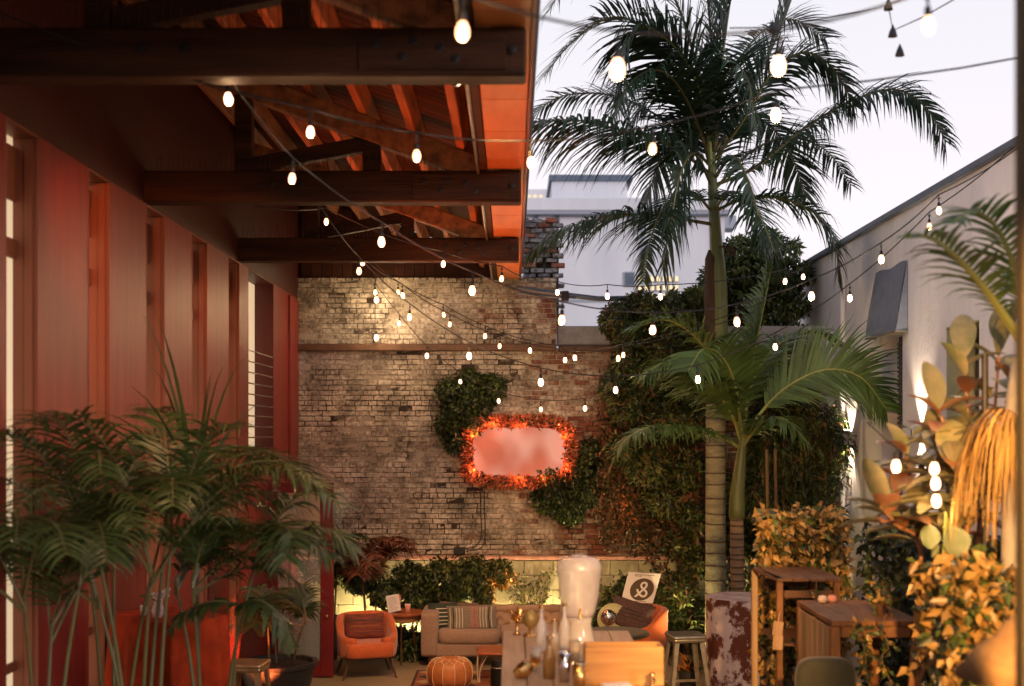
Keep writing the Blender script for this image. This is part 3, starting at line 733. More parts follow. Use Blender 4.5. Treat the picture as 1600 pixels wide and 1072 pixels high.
# ============================================================ STRING LIGHTS
bm = MB(); bm.lathe((0, 0, 0), [(.002, -.088), (.014, -.086), (.025, -.074), (.030, -.055), (.029, -.035), (.020, -.012), (.014, 0)], 14)
BULB = bm.mesh('bulb', M['bulb'], True); BULBS = [BULB, bm.mesh('bulb', M['bulbdim'], True), bm.mesh('bulb', M['bulbhot'], True)]
sm = MB(); sm.lathe((0, 0, 0), [(.015, -.006), (.017, .0), (.017, .035), (.010, .05), (.004, .052)], 10); SOCK = sm.mesh('socket', M['rubber'], True)
jm = MB(); jm.box((0, 0, .0), (.034, .014, .012)); jm.box((0, 0, -.012), (.014, .012, .03)); JUN = jm.mesh('junction', M['rubber'])
BP = 3.6
for (y, ty_, lb) in () and ((7.45, 8.4, 'small red flood lamp in the window head nearest the first truss'), (10.3, 11.6, 'small red flood lamp at the window head past the middle truss'), (14.6, 15.0, 'small red flood lamp over the grille window')):
    flood((-2.93, y, 4.80 if y < 14 else 4.72), (2.9, ty_ - y, .36), lb, 420, (1, .17, .03), spot=42)
def strand(label, bl, ends=(None, None), drop=.13):
    """bl: (px, py, Y) of each bulb"""
    P = [at(*b) for b in bl]; base = P[0]
    t = wthing('string_lights', label, 'string lights', base, 'strings of warm bulbs across the courtyard')
    top = [p + Vector((0, 0, drop)) for p in P]; g = MB(); full = ([Vector(ends[0])] if ends[0] else []) + top + ([Vector(ends[1])] if ends[1] else [])
    pts = []
    for a, b in zip(full[:-1], full[1:]):
        L = (b - a).length
        for k in range(6):
            f_ = k / 6; q = a.lerp(b, f_); q.z -= .035 * L * 4 * f_ * (1 - f_) * .8; pts.append(q)
    pts.append(full[-1]); g.tube(pts, .0055, 5)
    for p in P: g.tube([p + Vector((0, 0, .04)), p + Vector((0, 0, drop))], .004, 4)
    obj('cable', g, M['rubber'], t)
    for p in P:
        b = link('bulb', random.choice(BULBS), t, p - base + Vector((0, 0, .035))); s_ = link('socket', SOCK, b, (0, 0, 0)); j_ = link('junction', JUN, b, (0, 0, drop - .035))
        lamp('glow', 'POINT', (0, 0, -.125), BP, (1, .60, .30), b, .02, local=True); q_ = random.uniform(.68, .84); b.scale = (q_, q_, q_)
        b.rotation_euler = (random.uniform(-.08, .08), random.uniform(-.08, .08), random.uniform(0, 3))
strand('nearest string of three large bulbs across the top of the view', [(430, -60, 4.6), (723, 50, 4.2), (965, 108, 4.2), (1217, 105, 4.2), (1450, 40, 4.4)], ((-2.95, 4.9, 5.1), (4.4, 4.8, 5.4)))
strand('bulb string crossing high in front of the palm crown', [(485, 208, 6.6), (651, 244, 6.8), (830, 255, 7.0), (1020, 234, 6.6), (1212, 180, 6.4)], ((-2.95, 6.3, 5.3), (4.4, 6.6, 5.45)))
strand('bulb string from the first beam sagging to the white parapet', [(356, 155, 6.7), (457, 280, 7.3), (596, 379, 7.8), (738, 455, 8.2), (878, 500, 8.6), (1020, 516, 8.9), (1151, 503, 9.0), (1268, 464, 9.0), (1377, 406, 9.2), (1467, 330, 9.6)], ((-1.75, 6.45, 4.9), (4.38, 10.2, 5.5)))
strand('mid-courtyard bulb string hanging lowest before the sign', [(561, 424, 11.0), (640, 496, 11.6), (733, 556, 11.6), (845, 597, 11.4), (962, 610, 11.2), (1090, 593, 11.0), (1211, 543, 11.0), (1328, 467, 10.6), (1452, 355, 10.6)], ((-1.6, 10.1, 4.9), (4.38, 10.6, 5.5)))
strand('bulb string from the middle beam past the steel arm', [(510, 347, 11.2), (693, 413, 12.6), (784, 436, 12.4), (871, 457, 14.6), (949, 463, 13.6), (1032, 464, 13.2), (1227, 440, 13.2), (1255, 433, 15.0)], ((-2.2, 10.1, 4.9), (4.38, 15.2, 5.5)))
strand('high bulb string just in front of the brick wall top', [(566, 410, 13.8), (629, 462, 14.5), (703, 507, 15.2), (781, 541, 15.2), (883, 563, 15.0), (966, 560, 13.8)], ((-1.9, 13.45, 4.9), (2.6, 13.0, 4.3)))
strand('bulb string along the rusty ledge of the brick wall', [(622, 457, 15.6), (693, 492, 15.8), (758, 525, 15.9), (828, 548, 15.8), (898, 559, 15.6), (974, 555, 14.2)], ((-1.9, 13.5, 5.2), (2.9, 13.4, 4.5)))
strand('farthest bulb string of tiny lights above the glowing sign', [(586, 457, 16.5), (624, 506, 16.4), (667, 556, 16.3), (719, 597, 16.2), (779, 627, 16.2), (845, 640, 16.2), (914, 638, 16.0)], ((-1.87, 16.7, 5.1), (2.5, 15.6, 3.9)))
# unlit sockets against the sky, upper right
t = wthing('unlit_light_string', 'unlit string with dark sockets against the sky, upper right', 'string lights', at(1390, 8, 7.5)); g = MB()
pts = [at(1140, 44, 7.5), at(1205, 42, 7.5), at(1290, 28, 7.5), at(1388, 8, 7.5), at(1430, -10, 7.5)]; g.tube(bez(pts, 16), .0045, 4)
pts = [at(1388, 8, 7.5), at(1395, 48, 7.5), at(1440, 28, 7.5), at(1500, -6, 7.5)]; g.tube(pts, .004, 4); obj('cable', g, M['rubber'], t)
for p in ((1388, 8), (1395, 50), (1207, 43), (1406, 80)):
    c = at(*p, 7.5); g = MB(); g.lathe(c, [(.002, .045), (.022, .0), (.03, -.03), (.004, -.032)], 8); obj('socket', g, M['rubber'], t)
# small hanging picture light that washes the bricks
t = wthing('hanging_wall_lamp', 'thin hanging cord with small lamps washing the whitewashed bricks', 'wall lamp', at(586, 437, 16.75)); g = MB()
g.tube([at(586, 430, 16.75), at(586, 530, 16.75)], .006, 5); obj('cord', g, M['rubber'], t)
for py in (464, 523):
    c = at(588, py, 16.75); b = link('bulb', BULB, t, c - Vector(t.location)); link('socket', SOCK, b)
lamp('wash', 'POINT', at(592, 470, 16.5), 14.0, (1, .72, .38), t, .05); lamp('wash', 'POINT', at(590, 515, 16.55), 8, (1, .70, .38), t, .05)

# ============================================================ NEON SIGN AND WALL PLANTS
sg = wthing('glowing_wall_sign', 'glowing salmon pink sign ringed by red lit leaves on bricks', 'sign', (.12, BW, 2.85))
a = at(735, 748, 16.85); b = at(886, 664, 16.85); cx, cz = (a.x + b.x) / 2, (a.z + b.z) / 2; wx, wz = b.x - a.x, b.z - a.z
g = MB(); g.box((cx, 16.93, cz), (wx, .08, wz), ch=.02); obj('panel', g, M['sign'], sg)
def rrect(wx_, wz_, r, n=8):
    P = []
    for (sx_, sz_, a0) in ((1, 1, 0), (-1, 1, 90), (-1, -1, 180), (1, -1, 270)):
        for k in range(n + 1):
            a_ = math.radians(a0 + 90 * k / n); P.append((cx + sx_ * (wx_ / 2 - r) + r * math.cos(a_), cz + sz_ * (wz_ / 2 - r) + r * math.sin(a_)))
    P.append(P[0]); return P
g = MB(); g.tube([(x, 16.86, z_) for x, z_ in rrect(wx * 1.0, wz * 1.0, .1)], .009, 6); obj('neon_tube', g, M['neon'], sg)
n = 4200; ang = rng.uniform(0, 1, n); P = np.array(rrect(1.0, 1.0, .25)); P = (P - np.array([cx, cz]))
idx = (ang * (len(P) - 1)).astype(int); fr_ = ang * (len(P) - 1) - idx
# sample the ring evenly
seg = np.linalg.norm(np.diff(P * [wx, wz], axis=0), axis=1); cs = np.concatenate([[0], np.cumsum(seg)]) / seg.sum()
k = np.clip(np.searchsorted(cs, ang) - 1, 0, len(P) - 2); fr_ = (ang - cs[k]) / (cs[k + 1] - cs[k] + 1e-9)
R2 = P[k] * (1 - fr_[:, None]) + P[k + 1] * fr_[:, None]; rr = rng.normal(1.0, 1, n)
off = rng.uniform(-.05, .10, n)
pos = np.stack([cx + R2[:, 0] * (wx + 2 * off), 16.89 - rng.uniform(0, .14, n), cz + R2[:, 1] * (wz + 2 * off)], 1)
dr_ = np.stack([R2[:, 0] * 1.3 + rng.normal(0, .5, n), rng.uniform(-.9, .1, n), R2[:, 1] * 1.3 + rng.normal(0, .5, n)], 1)
nr = rng.normal(size=(n, 3)) * .6 + [0, -1, 0]
me = leaf_mesh('leaf_border', [M['ringleaf'], M['leafd']], pos - np.array(tuple(sg.location)), dr_, nr, rng.uniform(.05, .10, n), rng.uniform(.022, .04, n), (rng.random(n) < .18).astype(int)); o = link('leaf_border', me, sg); o['kind'] = 'stuff'
for hx, hz in ((-.62, .22), (-.62, -.22), (.62, .2), (.62, -.2), (0, .33), (0, -.33), (-.33, .33), (.33, -.33)): lamp('halo', 'POINT', (cx + hx * wx / 1.35, 16.70, cz + hz * wz / .72), 5.5 if hx < 0 else 3.5, (1, .20, .06), sg, .04)
cb = wthing('power_cable', 'black power cables hanging from the sign to a small box', 'cable', at(752, 760, 16.93))
g = MB(); g.tube(bez([at(750, 757, 16.94), at(751, 800, 16.94), at(752, 835, 16.94), at(745, 852, 16.93), at(726, 858, 16.93)], 14), .008, 5)
g.tube(bez([at(756, 757, 16.94), at(757, 800, 16.94), at(758, 835, 16.94), at(752, 856, 16.93), at(728, 862, 16.92)], 14), .008, 5); obj('wire', g, M['rubber'], cb)
g = MB(); g.box(at(718, 861, 16.93), (.16, .08, .10), ch=.01); obj('plug_box', g, M['rubber'], cb)

def clump(px, py, rpx, Y, rz=None, ry=.22, wt=1):
    c = at(px, py, Y); s_ = Y / F; return (c.x, c.y, c.z, rpx * s_, ry, (rz or rpx) * s_, wt * rpx * (rz or rpx) / 400)
v = wthing('wall_planter', 'upper left leafy green planter patch mounted on the whitewashed bricks', 'wall planter', at(735, 640, 16.9), 'leafy planters mounted on the bricks')
cl = [clump(*c, ry=.15) for c in ((700, 610, 18, 16.85), (735, 600, 24, 16.85), (768, 606, 22, 16.85), (720, 640, 30, 16.85), (705, 665, 24, 16.85), (712, 690, 18, 16.85), (750, 628, 22, 16.85), (735, 660, 20, 16.85))]
blob_leaves('foliage', [M['leafd'], M['leafm']], cl, 5200, .075, .5, v, .5, [.6, .4])
g = MB(); g.box(at(728, 635, 16.97), (.55, .05, .6)); obj('backing', g, M['soil'], v)
v = wthing('wall_planter', 'lower right leafy green planter patch on the red bricks below the sign', 'wall planter', at(888, 760, 16.9), 'leafy planters mounted on the bricks')
cl = [clump(*c, ry=.15) for c in ((925, 705, 20, 16.85), (915, 735, 26, 16.85), (885, 770, 34, 16.85), (858, 778, 26, 16.85), (925, 765, 24, 16.85), (890, 795, 24, 16.85), (860, 755, 22, 16.85))]
blob_leaves('foliage', [M['leafd'], M['leafm']], cl, 5600, .075, .5, v, .5, [.65, .35])
g = MB(); g.box(at(895, 765, 16.97), (.6, .05, .55)); obj('backing', g, M['soil'], v)

# lit planting at the foot of the low wall
v = wthing('ivy', 'dark ivy spilling over the low painted wall behind the sofa', 'ivy', at(680, 960, 16.6))
cl = [clump(*c, ry=.22) for c in ((600, 925, 22, 16.5), (640, 905, 28, 16.5), (690, 905, 34, 16.5), (740, 900, 34, 16.5), (780, 895, 22, 16.55), (700, 940, 26, 16.5), (650, 945, 22, 16.5), (755, 935, 16, 16.5), (560, 900, 26, 16.5), (625, 1000, 22, 16.3), (600, 975, 16, 16.4), (650, 1005, 22, 16.2), (640, 1020, 20, 16.1))]
blob_leaves('foliage', [M['leafd'], M['leafm'], M['leafy']], cl, 9000, .085, .45, v, .8, [.55, .3, .15])
v = wthing('creeper', 'thin creeper stems climbing the pale wall right of the sofa', 'creeper', at(870, 960, 16.7)); g = MB(); pts_ = []
for i in range(34):
    x = random.uniform(800, 985); y = 1000; P = [at(x, y, 16.86)]
    for k in range(9):
        x += random.uniform(-9, 9); y -= random.uniform(6, 14); P.append(at(x, y, 16.86 - random.uniform(0, .04))); pts_.append(P[-1])
        if y < 885: break
    g.tube(P, .005, 4)
obj('stem', g, M['bark'], v); pts_ = np.array([tuple(p) for p in pts_]); k = rng.choice(len(pts_), 1500)
p = pts_[k] + rng.normal(0, .03, (1500, 3)) * [1, .3, 1]
link('leaves', leaf_mesh('leaves', [M['leafd'], M['leafy']], p - np.array(v['_o']), rng.normal(size=(1500, 3)) - [0, .3, .6], rng.normal(size=(1500, 3)) * .5 + [0, -1, 0], .055, .024, rng.integers(0, 2, 1500)), v)
v = wthing('shrub', 'dark leafy shrub behind the tilted easel sign', 'shrub', at(985, 960, 16.5))
cl = [clump(*c, ry=.25) for c in ((965, 935, 20, 16.4), (950, 965, 22, 16.3), (1005, 960, 26, 16.3), (1030, 930, 22, 16.4), (980, 915, 14, 16.5), (1045, 985, 26, 16.2), (1060, 950, 24, 16.2))]
blob_leaves('foliage', [M['leafd'], M['leafm']], cl, 6000, .08, .4, v, .6, [.6, .4]); g = MB(); g.tube([at(985, 1010, 16.4), at(985, 950, 16.4)], .02, 6); obj('stem', g, M['bark'], v)

def groundspot(px, py, Y, en, lb, d=(0, .25, 1)):
    c = at(px, py, Y); c.z = .08
    t = wthing('garden_uplight', lb, 'garden light', c, 'small garden uplights at the low wall'); g = MB(); g.lathe(c, [(.03, -.07), (.04, .0), (.045, .02)], 10); obj('housing', g, M['iron'], t)
    g = MB(); g.lathe(c, [(.001, .021), (.036, .021), (.036, .025), (.001, .025)], 10); obj('lens', g, M['lamp_hot'], t)
    l_ = lamp('beam', 'SPOT', c + Vector((0, 0, .04)), en, (1, .70, .30), t, .03, spot=120, blend=.7); aim(l_, d)
groundspot(565, 1005, 16.55, 120, 'garden uplight behind the left orange armchair')
groundspot(640, 1005, 16.7, 60, 'garden uplight behind the round side table')
groundspot(745, 1005, 16.72, 90, 'garden uplight hidden behind the taupe sofa')
groundspot(850, 1005, 16.6, 130, 'garden uplight behind the drink dispenser end of the wall')
groundspot(930, 1005, 16.6, 60, 'garden uplight behind the chrome lamp')
groundspot(1085, 1000, 15.2, 110, 'garden uplight at the foot of the tall palm', (.1, .2, 1))
groundspot(1235, 1000, 16.2, 120, 'garden uplight among the bamboo canes', (-.1, .1, 1))
groundspot(1010, 1005, 16.0, 60, 'garden uplight under the hanging vines', (.1, .2, 1))
# ============================================================ TREES
def limb_tree(name, label, cat, base, limbs, cl, n, mats, ln, wd, mi_p, group=None, r0=.07, droop=.3):
    t = wthing(name, label, cat, base, group); g = MB(); g.tube(bez(limbs[0], 10), [r0 * (1 - .07 * i) for i in range(11)], 8)
    for L in limbs[1:]: g.tube(bez(L, 8), [r0 * .5 * (1 - .1 * i) for i in range(9)], 6)
    obj('trunk', g, M['bark'], t, smooth=True)
    blob_leaves('crown', mats, cl, n, ln, wd, t, droop, mi_p); return t
def G(px, Y): p = at(px, 677, Y); p.z = 0; return p
cl = [clump(*c, ry=.5) for c in ((965, 500, 26, 16.2), (1000, 480, 24, 16.2), (1040, 500, 30, 16.2), (985, 530, 30, 16.2), (1030, 545, 34, 16.2), (975, 575, 22, 16.2), (1075, 530, 30, 16.4),
      (1000, 600, 34, 16.2), (1050, 600, 36, 16.4), (980, 640, 26, 16.0), (1020, 665, 36, 16.1), (1075, 660, 30, 16.4), (970, 700, 22, 16.2), (1010, 725, 34, 16.2), (1065, 735, 34, 16.4), (1035, 780, 26, 16.3), (1080, 810, 24, 16.4),
      (958, 606, 20, 16.0), (1060, 850, 20, 16.4), (1085, 880, 22, 16.4), (1060, 920, 24, 16.2), (1090, 960, 24, 16.2))]
b = G(1070, 16.5)
limb_tree('ficus_tree', 'dense dark tree hanging over the right end of the brick wall', 'tree', b,
          [[b, b + Vector((-.05, 0, 1.2)), at(1050, 700, 16.4), at(1040, 560, 16.3)], [at(1055, 780, 16.4), at(1010, 700, 16.2), at(985, 600, 16.2)], [at(1045, 650, 16.4), at(1075, 560, 16.4), at(1070, 500, 16.4)], [at(1042, 600, 16.4), at(1000, 540, 16.3), at(970, 500, 16.2)]],
          cl, 34000, [M['leafd'], M['leafm'], M['leafdry'], M['leafy']], .085, .42, [.42, .30, .15, .13], r0=.08)  # raised shares of paler leaves stand in for bulb highlights
v = wthing('hanging_vine', 'brown leaved vine trailing from the dark tree onto the bricks', 'vine', at(985, 720, 16.7)); g = MB(); P_ = []
for i in range(26):
    x = random.uniform(945, 1075); y = random.uniform(560, 700); P = [at(x, y, 16.6)]
    for k in range(12):
        x += random.uniform(-6, 6); y += random.uniform(10, 20); P.append(at(x, y, 16.6 + .2 * random.random())); P_.append(P[-1])
    g.tube(P, .006, 4)
obj('stem', g, M['bark'], v); P_ = np.array([tuple(p) for p in P_]); n = 5200; k = rng.choice(len(P_), n)
link('leaves', leaf_mesh('leaves', [M['leafdry'], M['leafd'], M['leafr']], P_[k] + rng.normal(0, .06, (n, 3)) - np.array(v['_o']), rng.normal(size=(n, 3)) - [0, .2, .7], rng.normal(size=(n, 3)) * .5 + [0, -1, 0], .08, .036, rng.choice(3, n, p=[.5, .35, .15])), v)
# lit orange spray on the bricks
v = wthing('orange_leaf_spray', 'small spray of orange lit leaves on the red bricks', 'leaves', at(980, 790, 16.7)); g = MB(); g.tube(bez([at(990, 760, 16.75), at(984, 785, 16.7), at(975, 812, 16.65)], 8), .006, 4); obj('stem', g, M['bark'], v)
n = 60; p = np.array([tuple(at(random.uniform(968, 996), random.uniform(770, 815), 16.65)) for _ in range(n)])
M['leafo'] = mat('orange_leaf', (.62, .24, .08), .5, .3, 9, island=.3, trans=.3)
link('leaves', leaf_mesh('leaves', M['leafo'], p - np.array(v['_o']), rng.normal(size=(n, 3)) - [0, .2, 1], rng.normal(size=(n, 3)) * .5 + [0, -1, 0], .10, .035), v)

cl = [clump(*c, ry=.55) for c in ((1165, 395, 26, 17.8), (1195, 385, 22, 17.8), (1225, 395, 20, 17.8), (1250, 430, 18, 17.8), (1140, 400, 22, 17.8), (1120, 440, 26, 17.8), (1105, 480, 26, 17.8), (1150, 430, 28, 17.8), (1190, 430, 32, 17.8), (1225, 450, 22, 17.8), (1165, 470, 34, 17.8), (1210, 490, 32, 17.8), (1245, 480, 16, 17.8), (1150, 520, 34, 17.8),
      (1200, 540, 36, 17.8), (1240, 530, 22, 17.8), (1175, 580, 36, 17.8), (1225, 590, 32, 17.8), (1255, 570, 18, 17.8), (1140, 600, 30, 17.8), (1200, 640, 36, 17.8), (1250, 640, 26, 17.8), (1150, 660, 34, 17.6))]
b = G(1195, 17.9)
limb_tree('broadleaf_tree', 'round crowned green tree behind the tall palm trunk', 'tree', b, [[b, b + Vector((0, 0, 1.5)), at(1190, 560, 17.9), at(1185, 430, 17.9)], [at(1192, 640, 17.9), at(1225, 560, 17.8), at(1235, 480, 17.8)], [at(1192, 620, 17.9), at(1160, 540, 17.8), at(1150, 450, 17.8)]],
          cl, 24000, [M['leafd'], M['leafm'], M['leafy']], .10, .42, [.38, .42, .20], r0=.09)
cl = [clump(*c, ry=.3) for c in ((1085, 470, 18, 16.8), (1060, 490, 22, 16.8), (1100, 480, 16, 16.8), (1050, 470, 12, 16.8))]
b = G(1088, 16.9)
limb_tree('yellow_green_tree', 'slim yellow green tree left of the tall palm trunk', 'tree', b, [[b, b + Vector((0, 0, 2)), at(1082, 500, 16.9), at(1078, 470, 16.8)]], cl, 3200, [M['leafy'], M['leafm']], .09, .42, [.7, .3], r0=.04)

# bamboo screen: each culm is a plant of its own
def bamboo(px, Y, h, label, lean=0):
    b = G(px, Y); t = wthing('bamboo', label, 'bamboo', b, 'bamboo canes by the white building'); g = MB(); rad = random.uniform(.014, .024)
    P = [b + Vector((lean * (k / 10) ** 1.6, random.uniform(-.01, .01), h * k / 10)) for k in range(11)]
    for k in range(10):
        a, c = P[k], P[k + 1]; g.tube([a, a.lerp(c, .04), a.lerp(c, .96), c], [rad * 1.15, rad, rad, rad * 1.15], 7)
    obj('culm', g, M['cane'], t); top = P[-1]
    cl = [(P[k].x + random.uniform(-.15, .15), P[k].y + random.uniform(-.15, .15), P[k].z, .22, .22, .28, 1) for k in (6, 7, 8, 9, 10)]
    cl += [(P[1].x, P[1].y + .15, .7 + random.uniform(-.3, .5), .16, .12, .30, .5)]
    blob_leaves('foliage', [M['leafd'], M['leafm'], M['leafdry']], cl, 1500, .12, .18, t, .9, [.5, .35, .15])
for i, px in enumerate((1184, 1193, 1200, 1209, 1216, 1223, 1231, 1238, 1246, 1252, 1261, 1270, 1279, 1288)):
    bamboo(px, 15.6 + .8 * ((i * 7) % 5) / 5, 3.0 + .6 * random.random(), '%s thin bamboo cane from the left in the dark screen' % ('first second third fourth fifth sixth seventh eighth ninth tenth eleventh twelfth thirteenth last'.split()[i]), random.uniform(-.15, .15))
for px in (1203, 1216):
    P = [G(px, 15.2), G(px - 5, 15.2) + Vector((0, 0, 2.8))]
    t = wthing('bamboo_pole', 'bare tan bamboo pole leaning before the bamboo screen, %s one' % ('left' if px < 1210 else 'right'), 'pole', P[0]); g = MB(); g.tube(P, .022, 7); obj('culm', g, M['cane'], t)
v = wthing('hedge', 'dark leafy hedge behind the bamboo canes', 'hedge', G(1230, 17)); cl = [clump(px, py, 26, 17.0, ry=.25) for px in (1150, 1185, 1220, 1255, 1285) for py in (760, 810, 860, 910, 960)]
blob_leaves('foliage', [M['leafd'], M['leafm'], M['leafy']], cl, 12000, .09, .4, v, .5, [.5, .35, .15]); g = MB(); g.tube([G(1220, 17), G(1220, 17) + Vector((0, 0, 1.4))], .03, 6); obj('trunk', g, M['bark'], v)

# ============================================================ PALMS
def ringtrunk(g, gr, a, b, r0, r1, n):
    P = [a.lerp(b, k / 24) for k in range(25)]; g.tube(P, [r0 + (r1 - r0) * k / 24 for k in range(25)], 18)
    for k in range(n):
        f_ = (k + .5 + random.uniform(-.18, .18)) / n; c = a.lerp(b, f_); r_ = r0 + (r1 - r0) * f_
        tilt = Matrix.Rotation(random.uniform(-.06, .06), 3, 'X') @ Matrix.Rotation(random.uniform(-.06, .06), 3, 'Y')
        gr.lathe(c, [(r_ * .99, -.012), (r_ * 1.035, -.004), (r_ * 1.035, .006), (r_ * .99, .014)], 18, R=tilt, cap=False)
KY = 15.5; b = G(1118, KY)
KP = wthing('king_palm', 'tall palm with pale ringed trunk towering over the courtyard', 'palm', b)
g = MB(); gr = MB(); ringtrunk(g, gr, b, at(1118, 600, KY), .135, .122, 21); obj('trunk', g, M['trunk'], KP, smooth=True); obj('leaf_scars', gr, M['ring'], KP, kind='stuff')
g = MB(); g.tube([at(1118, 602, KY), at(1117, 530, KY), at(1116, 450, KY), at(1116, 405, KY), at(1117, 392, KY)], [.126, .132, .128, .118, .085], 16); obj('sheath', g, M['husk'], KP, smooth=True)
g = MB(); g.tube(bez([at(1125, 590, KY - .07), at(1125, 470, KY - .07), at(1119, 380, KY - .03), at(1114, 300, KY), at(1112, 240, KY)], 14), [.090, .092, .094, .095, .096, .096, .088, .080, .074, .072, .066, .06, .055, .05, .045], 14); obj('crownshaft', g, M['crown'], KP, smooth=True)
def fr(parent, pts, Y0, mats=('palm', 'rachisd'), **kw):
    """pts: (px, py, dY) along the stalk"""
    P = [at(p[0], p[1], Y0 + p[2]) for p in pts]; return frond('frond', P, parent, [M[mats[0]], M[mats[1]]], **kw)
V = Vector
fr(KP, [(1112, 280, 0), (1104, 180, -.2), (1078, 105, -.35), (1035, 55, -.45), (995, 45, -.5), (970, 95, -.5), (968, 160, -.5)], KY, mats=('palm', 'rachis'), n=107, ln=1.40, wd=0.044, droop=1.15, lift=-.1, sweep=0.53, start=.2, rad=.026)
fr(KP, [(1108, 270, 0), (1045, 225, -.3), (975, 205, -.5), (900, 188, -.7), (826, 192, -.8)], KY, n=96, ln=1.30, wd=0.039, droop=1.44, lift=-.1, sweep=0.43, start=.12, rad=.024)
fr(KP, [(1110, 350, 0), (1050, 340, -.3), (985, 335, -.5), (920, 345, -.6), (868, 365, -.7), (835, 388, -.7)], KY, n=96, ln=1.12, wd=0.039, droop=1.37, lift=.0, sweep=0.48, start=.12, rad=.024)
fr(KP, [(1108, 240, 0), (1060, 120, .1), (1000, 40, .1), (945, 30, 0), (890, 70, -.1), (850, 120, -.2)], KY, n=85, ln=1.09, wd=0.035, droop=0.58, lift=.1, sweep=0.68, rad=.022)
fr(KP, [(1110, 240, .1), (1085, 90, .3), (1045, -20, .3), (985, -90, .2), (900, -40, .1), (855, 20, 0)], KY, n=85, ln=1.20, wd=0.035, droop=0.58, lift=.1, sweep=0.68, rad=.022)
fr(KP, [(1112, 230, .1), (1112, 80, .4), (1098, -60, .5), (1075, -160, .5)], KY, n=80, ln=1.26, wd=0.037, droop=0.36, lift=.3, sweep=1.08, rad=.022)
fr(KP, [(1114, 230, .1), (1130, 80, .2), (1150, -40, .2), (1185, -110, .1)], KY, n=80, ln=1.26, wd=0.037, droop=0.36, lift=.3, sweep=1.08, rad=.022)
fr(KP, [(1116, 240, 0), (1150, 180, .1), (1190, 110, .2), (1222, 40, .2), (1250, -40, .2)], KY, n=71, ln=1.00, wd=0.035, droop=0.36, lift=.3, sweep=1.08, rad=.02)
fr(KP, [(1116, 250, 0), (1160, 190, -.3), (1205, 115, -.5), (1255, 82, -.6), (1300, 105, -.6), (1335, 165, -.6)], KY, mats=('palm', 'rachisd'), n=88, ln=1.03, wd=0.039, droop=1.08, lift=.0, sweep=0.53, rad=.022)
fr(KP, [(1116, 290, 0), (1180, 262, -.1), (1250, 205, -.2), (1330, 158, -.2), (1400, 140, -.2), (1450, 172, -.2), (1478, 222, -.2)], KY, n=112, ln=0.96, wd=0.039, droop=1.22, lift=.05, sweep=0.48, rad=.024)
fr(KP, [(1118, 330, 0), (1160, 312, -.2), (1220, 310, -.4), (1275, 335, -.5), (1305, 385, -.6), (1310, 440, -.6)], KY, n=85, ln=0.82, wd=0.042, droop=1.22, lift=.1, sweep=0.53, rad=.022)
fr(KP, [(1112, 290, 0), (1085, 240, -.6), (1062, 275, -1.0), (1048, 350, -1.1), (1035, 420, -1.1)], KY, n=71, ln=0.88, wd=0.046, droop=1.15, lift=-.1, sweep=0.78, rad=.022, flat=V((.45, 1, 0)))
fr(KP, [(1116, 280, 0), (1145, 245, -.5), (1172, 290, -.9), (1190, 360, -1.0), (1205, 410, -1.0)], KY, n=71, ln=0.82, wd=0.044, droop=1.15, lift=-.1, sweep=0.78, rad=.022, flat=V((.45, 1, 0)))
fr(KP, [(1112, 270, .1), (1090, 200, .5), (1060, 200, .9), (1030, 250, 1.2), (1010, 320, 1.3)], KY, n=71, ln=1.07, wd=0.042, droop=1.08, lift=0, sweep=0.68, rad=.022)
fr(KP, [(1116, 270, .1), (1150, 190, .6), (1195, 190, .9), (1235, 240, 1.1), (1260, 310, 1.2)], KY, n=71, ln=1.07, wd=0.042, droop=1.08, lift=0, sweep=0.68, rad=.022)
fr(KP, [(1112, 260, .1), (1080, 170, .2), (1040, 140, .3), (1000, 170, .3), (975, 240, .3)], KY, n=71, ln=0.92, wd=0.039, droop=0.94, lift=0, sweep=0.68, rad=.02)
fr(KP, [(1114, 260, .1), (1125, 150, -.4), (1145, 100, -.8), (1170, 130, -1.1), (1180, 200, -1.2)], KY, n=71, ln=1.00, wd=0.039, droop=0.94, lift=0, sweep=0.68, rad=.02, flat=V((.45, 1, 0)))
fr(KP, [(1112, 250, .1), (1070, 150, -.5), (1030, 110, -.8), (985, 130, -1.0), (955, 190, -1.1)], KY, n=78, ln=0.95, wd=0.037, droop=.9, lift=0, sweep=.6, rad=.02)
fr(KP, [(1114, 250, .1), (1140, 130, .6), (1180, 60, .9), (1235, 30, 1.1), (1290, 60, 1.2)], KY, n=73, ln=0.95, wd=0.037, droop=.7, lift=.1, sweep=.6, rad=.02)
fr(KP, [(1110, 260, 0), (1040, 190, .6), (960, 150, .9), (880, 150, 1.0), (830, 180, 1.1)], KY, n=73, ln=0.85, wd=0.035, droop=.9, lift=.0, sweep=.5, rad=.02)
fr(KP, [(1114, 300, 0), (1170, 240, .5), (1230, 215, .8), (1290, 235, 1.0), (1330, 290, 1.1)], KY, n=67, ln=0.74, wd=0.035, droop=1.1, lift=.0, sweep=.5, rad=.02)
fr(KP, [(1112, 330, 0), (1080, 300, -.5), (1040, 320, -.9), (1015, 380, -1.1), (1005, 440, -1.1)], KY, n=60, ln=.6, wd=0.036, droop=1.2, lift=.0, sweep=.5, rad=.02)
fr(KP, [(1116, 330, 0), (1140, 300, -.5), (1175, 320, -.9), (1205, 380, -1.1), (1222, 440, -1.1)], KY, n=60, ln=.6, wd=0.036, droop=1.2, lift=.0, sweep=.5, rad=.02)
g = MB(); 
for s_ in range(3): g.tube(bez([at(1124, 385, KY - .12), at(1135 + 6 * s_, 388, KY - .2), at(1142 + 3 * s_, 400, KY - .25)], 5), .012, 5)
obj('dry_stalk', g, M['husk'], KP)

